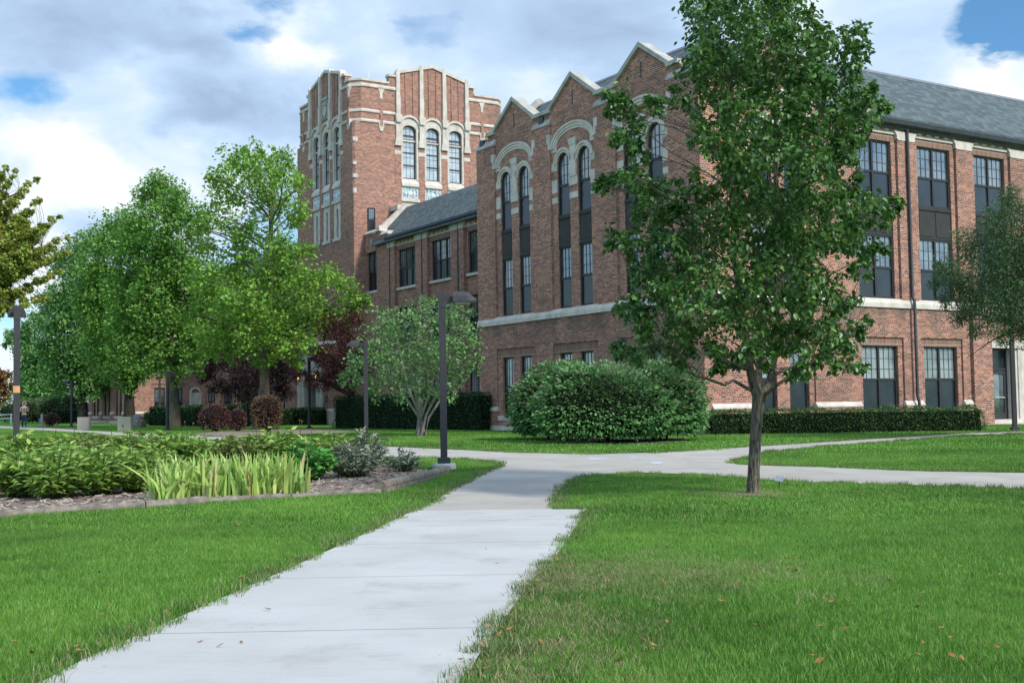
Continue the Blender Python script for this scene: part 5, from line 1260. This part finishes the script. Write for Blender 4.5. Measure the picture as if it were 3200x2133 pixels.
# iris clumps
def iris_mesh(seed, n=58):
    r = np.random.default_rng(seed); V = []; T = []; D = []
    for i in range(n):
        b = np.array([r.normal(0, .13), r.normal(0, .12), 0]); a = r.uniform(0, 6.283); h = r.uniform(.3, .7); ln = abs(r.normal(.14, .17)) + .02; w = r.uniform(.016, .028); fold = r.random() < .12
        d = np.array([math.cos(a), math.sin(a), 0]); s = np.array([-d[1], d[0], 0]) if r.random() < .5 else np.array([math.cos(a + .8), math.sin(a + .8), 0])
        ks = [0, .3, .6, .85, 1.0]; ws = [.8, 1, .9, .55, .05]; base = len(V)
        for t, q in zip(ks, ws):
            z = h * t; off = ln * t ** 2.2
            if fold and t > .6: z = h * .6 - (t - .6) * h * .5; off += .18 * (t - .6)
            c = b + d * off + [0, 0, z]; V.append(c - s * w * q); V.append(c + s * w * q)
        F = []
        for j in range(4): F += [(base + 2*j, base + 2*j+1, base + 2*j+3), (base + 2*j, base + 2*j+3, base + 2*j+2)]
        (D if r.random() < .07 else T).extend(F)
    return np.array(V), np.array(T), np.array(D)
for i, (x, y) in enumerate([(535, 1563), (600, 1553), (665, 1556), (730, 1550), (790, 1553), (850, 1547), (905, 1545), (640, 1528), (720, 1524), (800, 1522), (870, 1524), (570, 1535)]):
    p = gnd(x, y); rt = empty('iris_clump', tuple(p), rr_.uniform(0, 6), 'yellow-green iris clump with sword leaves behind the timber edging', 'plant', 'iris clumps'); s = rr_.uniform(.88, 1.08); rt.scale = (s, s, s * .88)
    V, T, D = iris_mesh(100 + i)
    for nm, F, mt in (('blades', T, 'iris'), ('dry_blades', D, 'straw')):
        me = fastmesh(nm, V, F); me.materials.append(M[mt]); link(nm, me, rt)
def single_plant(label, x, y, R, h, stems, lpp, size, kind, mat, seed, name):
    p = gnd(x, y); rt = empty(name, tuple(p), 0, label, 'plant'); mb, V, T = leafy_plant(seed, R, h, stems, lpp, size, kind, mat); me = fastmesh('foliage', V, T); me.materials.append(M[mat]); link('foliage', me, rt); mb.build('stems', M['stem'], rt)
single_plant('silver-grey leaved shrub at the right end of the bed', 1105, 1492, .62, .62, 70, 20, .12, 'lance', 'silver', 121, 'silver_shrub')
single_plant('upper grey-green shrub behind the silver-leaved one', 1150, 1462, .55, .78, 44, 16, .13, 'lance', 'silver', 122, 'grey_green_shrub')
single_plant('short grey-green plant nearest the lamp post foot', 1262, 1476, .4, .42, 22, 14, .14, 'lance', 'silver', 123, 'grey_green_plant')
single_plant('deep green glossy bush between the irises and the silver shrub', 965, 1502, .5, .66, 60, 18, .12, 'ovate', 'darkbush', 124, 'glossy_bush')
# spent flower stalks
M['stalk'] = simple('brown_seed_head', (.06, .04, .02), (.13, .085, .045), 10, .8, .1)
for i in range(16):
    x, y = rr_.uniform(60, 980), rr_.uniform(1440, 1480); p = gnd(x, y); mb = MB(); h = rr_.uniform(.75, .95); tx = rr_.uniform(-.1, .1)
    mb.tube([(0, 0, 0), (tx * .4, 0, h * .6), (tx, 0, h)], [.006, .005, .004], 5); mb.lathe((tx, 0, h - .02), [(.005, 0), (.017, .018), (.013, .036), (.003, .05)], 7)
    o = mb.build('flower_stalk', M['stalk'], None); o.location = p; tag(o, 'dry seed-headed flower stalk rising above the peony bushes', 'flower stalk', 'dry flower stalks')
# timber edging
TP = [((-170, 1634), (133, 1610), 'left end timber log edging the planting bed'), ((136, 1610), (449, 1590), 'timber log edging the bed, second from the left end'), ((452, 1590), (642, 1574.5), 'short timber log edging the bed below the irises'),
      ((645, 1573), (905, 1560), 'half-buried timber log right of the short one'), ((908, 1560), (1188, 1544), 'half-buried timber log leading to the pale round pole'), ]
for i, (a, b_, lab) in enumerate(TP):
    A_, B_ = gnd(*a), gnd(*b_); d = B_ - A_; L = np.linalg.norm(d); mb = MB(); n = 7; rad = .075 if i < 3 else .055
    mb.tube([(L * k / n, .012 * math.sin(k * 2.3 + i), .03 + .006 * math.sin(k + i)) for k in range(n + 1)], [rad * (1 + .06 * math.sin(k * 1.9 + i)) for k in range(n + 1)], 10)
    o = mb.build('timber_edging', M['wood'], None); o.location = A_; o.rotation_euler = (0, 0, math.atan2(d[1], d[0])); tag(o, lab, 'timber', 'timber edging')
A_, B_ = gnd(1190, 1541), gnd(1397, 1478); d = B_ - A_; L = np.linalg.norm(d); mb = MB(); mb.tube([(L * k / 8, 0, .1) for k in range(9)], [.07 + .004 * math.sin(k * 2) for k in range(9)], 12); o = mb.build('round_pole', M['wood'], None); o.location = A_; o.rotation_euler = (0, 0, math.atan2(d[1], d[0])); tag(o, 'pale round pole edging the bed tip toward the lamp', 'pole')
mb = MB(); mb.box(0, L, -.03, .01, -.02, .07); o = mb.build('edging_board', M['wood'], None); o.location = A_ + [.06, -.1, 0]; o.rotation_euler = (0, 0, math.atan2(d[1], d[0])); tag(o, 'low weathered board under the pale round pole', 'board')
# fallen leaves
fl = MB(); fl.add([(0, 0, .004), (.03, .02, .014), (.055, .017, .006), (.085, 0, .02), (.055, -.018, .012), (.03, -.02, .003)], [(0, 3, 2, 1), (0, 5, 4, 3)])
f0 = fl.build('fallen_leaf', M['deadleaf'], None); first = True
pts = []
for _ in range(58): 
    x, y = rr_.uniform(1400, 3150), 1640 + 490 * rr_.random(); pts.append((x, y))
for _ in range(26): pts.append((rr_.uniform(20, 1000), rr_.uniform(1640, 2080)))
for _ in range(22): t = rr_.random(); pts.append((1449 + 390 * t + rr_.gauss(12, 16), 2120 - 520 * t + rr_.gauss(0, 14)))
for _ in range(14): t = rr_.random(); pts.append((200 + 1050 * t + rr_.gauss(0, 10), 2095 - 480 * t + rr_.gauss(0, 12)))
for x, y in pts:
    p = gnd(x, y)
    if inpoly(PB, [p[0]], [p[1]])[0]: continue
    onp = inpoly(PN, [p[0]], [p[1]])[0] or inpoly(PO, [p[0]], [p[1]])[0]
    if onp and rr_.random() < .6: continue
    o = f0 if first else f0.copy()
    if not first: COL.objects.link(o)
    first = False; s = rr_.uniform(.3, .68); o.location = (p[0], p[1], p[2] + (.02 if onp else .05)); o.rotation_euler = (rr_.uniform(-.4, .4), rr_.uniform(-.4, .4), rr_.uniform(0, 6.28)); o.scale = (s, s, s)
    tag(o, 'dry brown leaf lying on the walkway slab' if onp else 'dry orange-brown leaf lying in the mown grass', 'leaf', 'leaves on the walkway' if onp else 'fallen leaves on the lawn')
# ------------------------------------------------------------------ lamps, sign, railing, post
def lamp(px, py, ytop, label, head, concrete=False, Yf=None):
    """square bronze pole lamp; head = direction of the light head (radians, world)"""
    b = gnd(px, py) if Yf is None else np.array([at(px, py, Yf)[0], Yf, zg(Yf)])
    Y = float(b[1]); top = at(px, ytop, Y)[2]; H_ = top - b[2]; z0 = .13 if concrete else .02
    r = empty('lamp_post', tuple(b), head, label, 'lamp post', 'square bronze lamp posts')
    mb = MB()
    if concrete: mb.lathe((0, 0, -.05), [(.2, 0), (.215, .02), (.215, .15), (.2, .18)], 20)
    else: mb.box(-.15, .15, -.15, .15, -.05, z0 + .01)
    mb.build('footing', M['concrete'], r)
    mb = MB(); mb.box(-.115, .115, -.115, .115, z0, z0 + .1); mb.build('base_cover', M['lampmetal'], r, bevel=.008)
    mb = MB(); mb.box(-.062, .062, -.062, .062, z0 + .1, H_ - .3); mb.build('pole', M['lampmetal'], r, bevel=.006)
    mb = MB(); mb.box(-.066, .066, -.066, .066, H_ - .297, H_); mb.build('collar', M['lampmetal'], r, bevel=.006)
    mb = MB(); mb.box(-.068, -.062, -.025, .025, z0 + .45, z0 + .6); mb.build('hatch', M['lampmetal'], r)
    mb = MB(); mb.box(.066, .19, -.045, .045, H_ - .19, H_ - .08); mb.build('arm', M['lampmetal'], r)
    mb = MB()
    def sect(x, w, zt, zb): return [(x, -w, H_ - zb)] + [(x, -w * math.cos(math.pi * k / 8), H_ - zb + .03 + (zb - .03 - zt) * math.sin(math.pi * k / 8) ** .75) for k in range(9)] + [(x, w, H_ - zb)]
    S_ = [sect(.19, .17, .0, .2), sect(.44, .18, .0, .2), sect(.48, .18, .02, .2), sect(.62, .16, .13, .195)]
    for a, b_ in zip(S_[:-1], S_[1:]): mb.prism(a, b_)
    hd = mb.build('head', M['lampmetal'], r)
    mb = MB(); mb.box(.24, .5, -.13, .13, H_ - .212, H_ - .199); mb.build('lens', M['lens'], hd)
    return r
M['lens'] = simple('frosted_lens', (.35, .35, .33), (.42, .42, .4), 10, .3, .5)
lamp(1388, 1469, 912, 'nearest bronze lamp post on a round concrete footing beside the walkway', math.radians(4), True)
lamp(1145, 1371, 1063, 'bronze lamp post with its head turned left, before the dark hedge', math.radians(183))
lamp(967, 1340, 1115, 'bronze lamp post before the stone doorway, standing in the mulch strip', math.radians(-52))
lamp(523, 1346, 1160, 'lamp post close to the leaning maple trunk, head lost in leaves', math.radians(60))
lamp(223, 1336, 1189, 'small distant lamp post with its head turned left, by the left planter', math.radians(178))
lp = gnd(50, 1462)
L5 = lamp(50, 1462, 955, 'lamp post at the left edge with an orange tape band', math.radians(113), False)
mb = MB(); mb.box(-.064, .064, -.064, .064, 1.52, 1.66); mb.build('tape_band', simple('orange_tape', (.5, .22, .1), (.6, .3, .15), 10, .5), L5)
lamp(3172, 1347, 985, 'dark lamp post at the right edge before the glazed door', math.radians(178))
lamp(499, 1329, 1175, 'thin distant lamp post before the pavilion hedge', math.radians(120))
# tree tag on a stake
p = gnd(2436, 1532); r = empty('plant_tag', tuple(p), -.5, 'small tilted plant name tag on a stake right of the pear tree', 'plant tag')
mb = MB(); mb.box(-.006, .006, -.006, .006, -.02, .14); mb.build('stake', M['gutter'], r)
mb = MB(); mb.prism([(-.055, -.03, .135), (.055, -.03, .12), (.055, .035, .185), (-.055, .035, .2)], [(-.055, -.027, .129), (.055, -.027, .114), (.055, .038, .179), (-.055, .038, .194)]); mb.build('plate', simple('grey_plate', (.2, .24, .28), (.28, .32, .36), 30, .4), r)
# railing, sign post
a = np.array([at(-120, 1310, 110)[0], 110, .17]); r = empty('railing', tuple(a), .05, 'white two-bar railing at the far left edge', 'railing')
for z in (.42, .78):
    mb = MB(); mb.tube([(0, 0, z), (4.6, 0, z + .12)], [.045, .045], 8); mb.build('rail', M['white'], r)
for x in (.2, 2.3, 4.5):
    mb = MB(); mb.box(x - .05, x + .05, -.05, .05, 0, .95); mb.build('post', M['white'], r)
a = np.array([at(131, 1318, 88)[0], 88, .17]); r = empty('sign_post', tuple(a), 0, 'short pale post with a small blue sign beside the reddish shrub', 'sign post')
mb = MB(); mb.box(-.07, .07, -.07, .07, 0, .85); mb.prism([(-.09, -.09, .85), (.09, -.09, .85), (.09, .09, .85), (-.09, .09, .85)], [(-.02, -.02, .93), (.02, -.02, .93), (.02, .02, .93), (-.02, .02, .93)]); mb.build('post', M['agg'], r)
mb = MB(); mb.box(-.22, -.08, -.03, .0, .2, .62); mb.build('panel', simple('blue_panel', (.06, .11, .25), (.08, .14, .3), 10, .5), r)
# ------------------------------------------------------------------ person far down the path
def person():
    P = gnd(75, 1337); r = empty('person', tuple(P), math.atan2(-P[1], -P[0]) + math.pi / 2, 'person in grey t-shirt and dark jeans walking with hands at the chest, white headphones', 'person')
    # faces -y (towards the camera)
    skin = simple('skin', (.42, .25, .18), (.48, .29, .21), 10, .6); shirt = simple('grey_shirt', (.17, .18, .2), (.23, .24, .26), 14, .9); jean = simple('dark_jeans', (.012, .02, .045), (.022, .033, .065), 20, .9); shoe = simple('dark_shoes', (.02, .02, .02), (.03, .03, .03), 10, .6); hair = simple('brown_hair', (.04, .025, .018), (.06, .04, .028), 30, .8)
    def skinned(name, J, E, mat, parent, lev=2, root=0):
        me = bpy.data.meshes.new(name); me.from_pydata([j[:3] for j in J], E, []); o = link(name, me, parent, mat)
        m = o.modifiers.new('skin', 'SKIN'); m.use_smooth_shade = True
        for i, j in enumerate(J):
            me.skin_vertices[0].data[i].radius = (j[3], j[4] if len(j) > 4 else j[3])
            me.skin_vertices[0].data[i].use_root = (i == root)
        s = o.modifiers.new('sub', 'SUBSURF'); s.levels = lev; s.render_levels = lev
        return o
    J = [(0, 0, .93, .14, .1), (0, 0, 1.1, .13, .1), (0, 0, 1.28, .16, .11), (0, 0, 1.42, .13, .09), (0, -.01, 1.5, .055), (0, -.03, 1.6, .075, .09), (0, -.03, 1.7, .07, .085)]
    E = [(0, 1), (1, 2), (2, 3), (3, 4), (4, 5), (5, 6)]
    for s in (-1, 1):   # legs mid-stride, arms bent to the chest
        b = len(J); f = -.16 * s
        J += [(s * .09, .0, .86, .09), (s * .095, f * .5, .48, .062), (s * .095, f + (.12 if f > 0 else 0), .09, .042), (s * .1, f - .1 + (.1 if f > 0 else 0), .035, .035)]
        E += [(0, b), (b, b+1), (b+1, b+2), (b+2, b+3)]
        b = len(J)
        J += [(s * .19, .0, 1.4, .055), (s * .25, .02, 1.12, .042), (s * .08, -.24, 1.2, .03), (s * .04, -.29, 1.24, .028, .018)]
        E += [(3, b), (b, b+1), (b+1, b+2), (b+2, b+3)]
        w = b + 3
        for q in range(5):
            b = len(J); dx = -s * (.005 + .012 * q); J += [(s * .05 + dx, -.33, 1.26 - .012 * q, .008), (s * .035 + dx * .6, -.345, 1.285 - .012 * q, .007)]; E += [(w, b), (b, b+1)]
    body = skinned('body', J, E, skin, r)
    sh = [(0, 0, .95, .155, .115), (0, 0, 1.12, .142, .112), (0, 0, 1.28, .17, .122), (0, 0, 1.42, .14, .1), (0, 0, 1.47, .07, .07)]; Es = [(0, 1), (1, 2), (2, 3), (3, 4)]
    for s in (-1, 1): b = len(sh); sh += [(s * .19, 0, 1.4, .07), (s * .235, .015, 1.2, .062)]; Es += [(3, b), (b, b+1)]
    skinned('shirt', sh, Es, shirt, r)
    je = [(0, 0, .97, .15, .11), (0, 0, .88, .14, .11)]; Ej = [(0, 1)]
    for s in (-1, 1): b = len(je); f = -.16 * s; je += [(s * .09, 0, .8, .1), (s * .095, f * .5, .48, .074), (s * .095, f + (.12 if f > 0 else 0), .1, .058)]; Ej += [(1, b), (b, b+1), (b+1, b+2)]
    skinned('jeans', je, Ej, jean, r)
    for s in (-1, 1):
        f = -.16 * s + (.1 if s < 0 else 0); mb = MB(); mb.tube([(s * .1, f + .06, .05), (s * .1, f - .05, .045), (s * .1, f - .15, .03)], [.05, .05, .03], 8); mb.build('shoe', shoe, r, True)
    mb = MB(); mb.lathe((0, -.01, 1.62), [(.095, 0), (.105, .06), (.09, .12), (.04, .155)], 12); mb.build('hair', hair, r, True)
    mb = MB()
    for s in (-1, 1): mb.tube([(s * .085, -.02, 1.63), (s * .125, -.02, 1.63)], [.05, .045], 10)
    mb.tube([(.1 * math.cos(math.pi * k / 8), -.02, 1.64 + .165 * math.sin(math.pi * k / 8)) for k in range(9)], [.015] * 9, 6); mb.build('headphones', M['white'], r, True)
    for s in (-1, 1):
        mb = MB(); mb.lathe((s * .03, -.115, 1.655), [(.004, 0), (.011, .008), (.004, .016)], 6); mb.build('eye', shoe, body)
    mb = MB(); mb.tube([(0, -.11, 1.65), (0, -.135, 1.61), (0, -.115, 1.6)], [.01, .016, .01], 6); mb.build('nose', skin, body)
    mb = MB(); mb.box(-.025, .025, -.118, -.105, 1.565, 1.575); mb.build('mouth', simple('lips', (.3, .12, .1), (.34, .14, .12)), body)
    ph = MB(); ph.box(-.04, .04, -.35, -.34, 1.2, 1.33); o = ph.build('phone', M['frame'], None); o.location = P; o.rotation_euler = r.rotation_euler; tag(o, 'dark phone held by the walking person', 'phone')
person()
# ------------------------------------------------------------------ camera, sun, sky
cam = bpy.data.cameras.new('camera'); co = bpy.data.objects.new('camera', cam); COL.objects.link(co)
cam.sensor_width = 36; cam.lens = 36 * FPX / 3200; cam.clip_end = 9000; cam.clip_start = .1
f = np.array([0, math.cos(PITCH), math.sin(PITCH)]); u0 = np.array([0, -math.sin(PITCH), math.cos(PITCH)]); r0 = np.array([1.0, 0, 0])
c, s = math.cos(ROLL), math.sin(ROLL); R_ = c * r0 - s * u0; U_ = s * r0 + c * u0
co.matrix_world = Matrix(((R_[0], U_[0], -f[0], 0), (R_[1], U_[1], -f[1], 0), (R_[2], U_[2], -f[2], EYE), (0, 0, 0, 1)))
scene.camera = co
SUN = np.array([.72, -.69]); SUN /= np.linalg.norm(SUN); EL = math.radians(42)
sd = Vector((SUN[0] * math.cos(EL), SUN[1] * math.cos(EL), math.sin(EL)))
sl = bpy.data.lights.new('sun', 'SUN'); sl.energy = 2.4; sl.angle = math.radians(7); sl.color = (1, .95, .87)
so = bpy.data.objects.new('sun', sl); COL.objects.link(so); so.rotation_euler = sd.to_track_quat('Z', 'Y').to_euler(); so.location = (30, -30, 40)
w = bpy.data.worlds.new('World'); scene.world = w; w.use_nodes = True; nt = w.node_tree; nt.nodes.clear()
sky = nd(nt, 'TexSky', sky_type='NISHITA'); sky.sun_disc = False; sky.sun_elevation = EL; sky.sun_rotation = math.atan2(SUN[0], SUN[1]); sky.air_density = 1.0; sky.dust_density = .6; sky.ozone_density = 1.6
tc = nd(nt, 'TexCoord'); D = tc.outputs['Generated']
mp = nd(nt, 'Mapping'); mp.inputs['Scale'].default_value = (1, 1, 1.9); mp.inputs['Location'].default_value = (.37, .11, .52); nt.links.new(D, mp.inputs[0])
n1 = noise(nt, mp.outputs[0], 3.2, 8, .52, .25); n2 = noise(nt, mp.outputs[0], 9.0, 7, .55, .4)
wn = nd(nt, 'TexNoise'); setin(wn, Scale=11.0, Detail=6.0, Roughness=.55); nt.links.new(mp.outputs[0], wn.inputs['Vector'])
wv = nd(nt, 'VectorMath', operation='SUBTRACT'); nt.links.new(wn.outputs['Color'], wv.inputs[0]); wv.inputs[1].default_value = (.5, .5, .5)
ws = nd(nt, 'VectorMath', operation='SCALE'); nt.links.new(wv.outputs[0], ws.inputs[0]); ws.inputs['Scale'].default_value = .1
wd = nd(nt, 'VectorMath', operation='ADD'); nt.links.new(D, wd.inputs[0]); nt.links.new(ws.outputs[0], wd.inputs[1]); WD = wd.outputs[0]
def blob(x, y, r, k, sx=1.0):
    d = ray(x * 1.36, y * 1.36); d = d / np.linalg.norm(d); rr = r * 1.36 / FPX
    v = nd(nt, 'VectorMath', operation='SUBTRACT'); nt.links.new(WD, v.inputs[0]); v.inputs[1].default_value = tuple(d)
    m = nd(nt, 'VectorMath', operation='MULTIPLY'); nt.links.new(v.outputs[0], m.inputs[0]); m.inputs[1].default_value = (1 / sx, 1 / sx, 1)
    l = nd(nt, 'VectorMath', operation='LENGTH'); nt.links.new(m.outputs[0], l.inputs[0])
    mr = nd(nt, 'MapRange', interpolation_type='SMOOTHSTEP'); mr.inputs[1].default_value = 0.0; mr.inputs[2].default_value = rr; mr.inputs[3].default_value = k; mr.inputs[4].default_value = 0.0
    nt.links.new(l.outputs['Value'], mr.inputs[0]); return mr.outputs[0]
def total(L):
    o = L[0]
    for q in L[1:]: o = math_(nt, 'ADD', o, q)
    return o
br = total([math_(nt, 'MULTIPLY', math_(nt, 'SUBTRACT', n1, .5), 1.1), math_(nt, 'MULTIPLY', math_(nt, 'SUBTRACT', n2, .5), .9)] +
  [blob(*q) for q in [(690, 95, 120, .55, 1.2), (560, 190, 140, .15, 1.5), (150, 385, 120, .42, 1), (70, 320, 100, .14, 1), (230, 430, 100, .3, 1), (330, 180, 110, .18, 1.5), (60, 490, 120, .25, 1.2), (440, 480, 130, .3, 1.5), (2290, 170, 150, .55, 1.4), (1260, 200, 110, .3, 1.4), (1080, 130, 60, .1, 2), (60, 620, 160, .35, 2), (40, 830, 90, .35, 2), (1000, 230, 200, .1, 2),
   (230, 60, 190, -.5, 2.0), (480, 90, 150, -.42, 1.6), (540, 270, 120, -.42, 2.0), (430, 250, 90, -.3, 1.4), (250, 500, 90, -.2, 1.5), (1150, 80, 260, -.22, 2), (1450, 60, 200, -.25, 1.5), (60, 90, 120, -.12, 2), (2000, 180, 150, -.1, 1.5)]])
cov = total([math_(nt, 'MULTIPLY', math_(nt, 'SUBTRACT', n1, .3), 2.2)] + [blob(*q) for q in [(1950, 80, 330, 1.0, 1.5), (500, 150, 420, .9, 2), (150, 450, 350, .8, 2), (1150, 120, 420, .9, 2), (2280, 190, 200, 1.2, 1.5), (860, 78, 60, -.9, 2.2), (740, 150, 30, -.5, 1), (145, 318, 62, -.8, 1.6), (60, 190, 70, -.95, 2), (270, 330, 50, -.5, 1.6), (60, 250, 70, -.8, 2), (2335, 45, 120, -1.9, 1.5), (2230, 60, 90, -.5, 1.5), (1010, 95, 85, -1.0, 2), (620, 40, 70, -.8, 2), (330, 15, 60, -.5, 2), (400, 330, 50, -.4, 2), (10, 770, 60, -.35, 2), (600, 55, 60, -.6, 2), (330, 560, 60, -.5, 2)]])
cl = ramp(nt, math_(nt, 'ADD', br, .54, clamp=True), [(.0, (3.6, 4.8, 6.7)), (.3, (4.7, 6.3, 8.6)), (.55, (6.1, 7.7, 9.6)), (.8, (8.8, 9.4, 9.9)), (1.0, (10.2, 10.4, 10.5))])
skm = nd(nt, 'VectorMath', operation='MULTIPLY'); nt.links.new(sky.outputs[0], skm.inputs[0]); skm.inputs[1].default_value = (.75, 1.2, 1.45)
colr = mix(nt, ramp(nt, cov, [(.1, (0, 0, 0)), (.85, (1, 1, 1))]), skm.outputs[0], cl)
sx = nd(nt, 'SeparateXYZ'); nt.links.new(D, sx.inputs[0])
def srange(v, a, b, lo, hi):
    mr = nd(nt, 'MapRange', interpolation_type='SMOOTHSTEP'); nt.links.new(v, mr.inputs[0])
    for i, q in enumerate((a, b, lo, hi)): mr.inputs[i + 1].default_value = q
    return mr.outputs[0]
# fill light added by brightening the unseen sky overhead and behind the viewer
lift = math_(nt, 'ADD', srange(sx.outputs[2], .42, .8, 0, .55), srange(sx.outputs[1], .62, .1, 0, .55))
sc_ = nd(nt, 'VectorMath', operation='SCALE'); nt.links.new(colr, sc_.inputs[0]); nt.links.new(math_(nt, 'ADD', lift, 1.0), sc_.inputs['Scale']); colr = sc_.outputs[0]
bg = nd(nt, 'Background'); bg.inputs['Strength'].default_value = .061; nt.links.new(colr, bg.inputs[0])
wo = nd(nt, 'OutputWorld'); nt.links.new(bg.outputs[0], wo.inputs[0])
scene.view_settings.view_transform = 'Standard'; scene.view_settings.look = 'None'; scene.view_settings.exposure = 0.86; scene.view_settings.gamma = 1.0
scene.view_settings.use_curve_mapping = False
scene.cycles.max_bounces = 6; scene.cycles.transmission_bounces = 3; scene.cycles.use_denoising = True
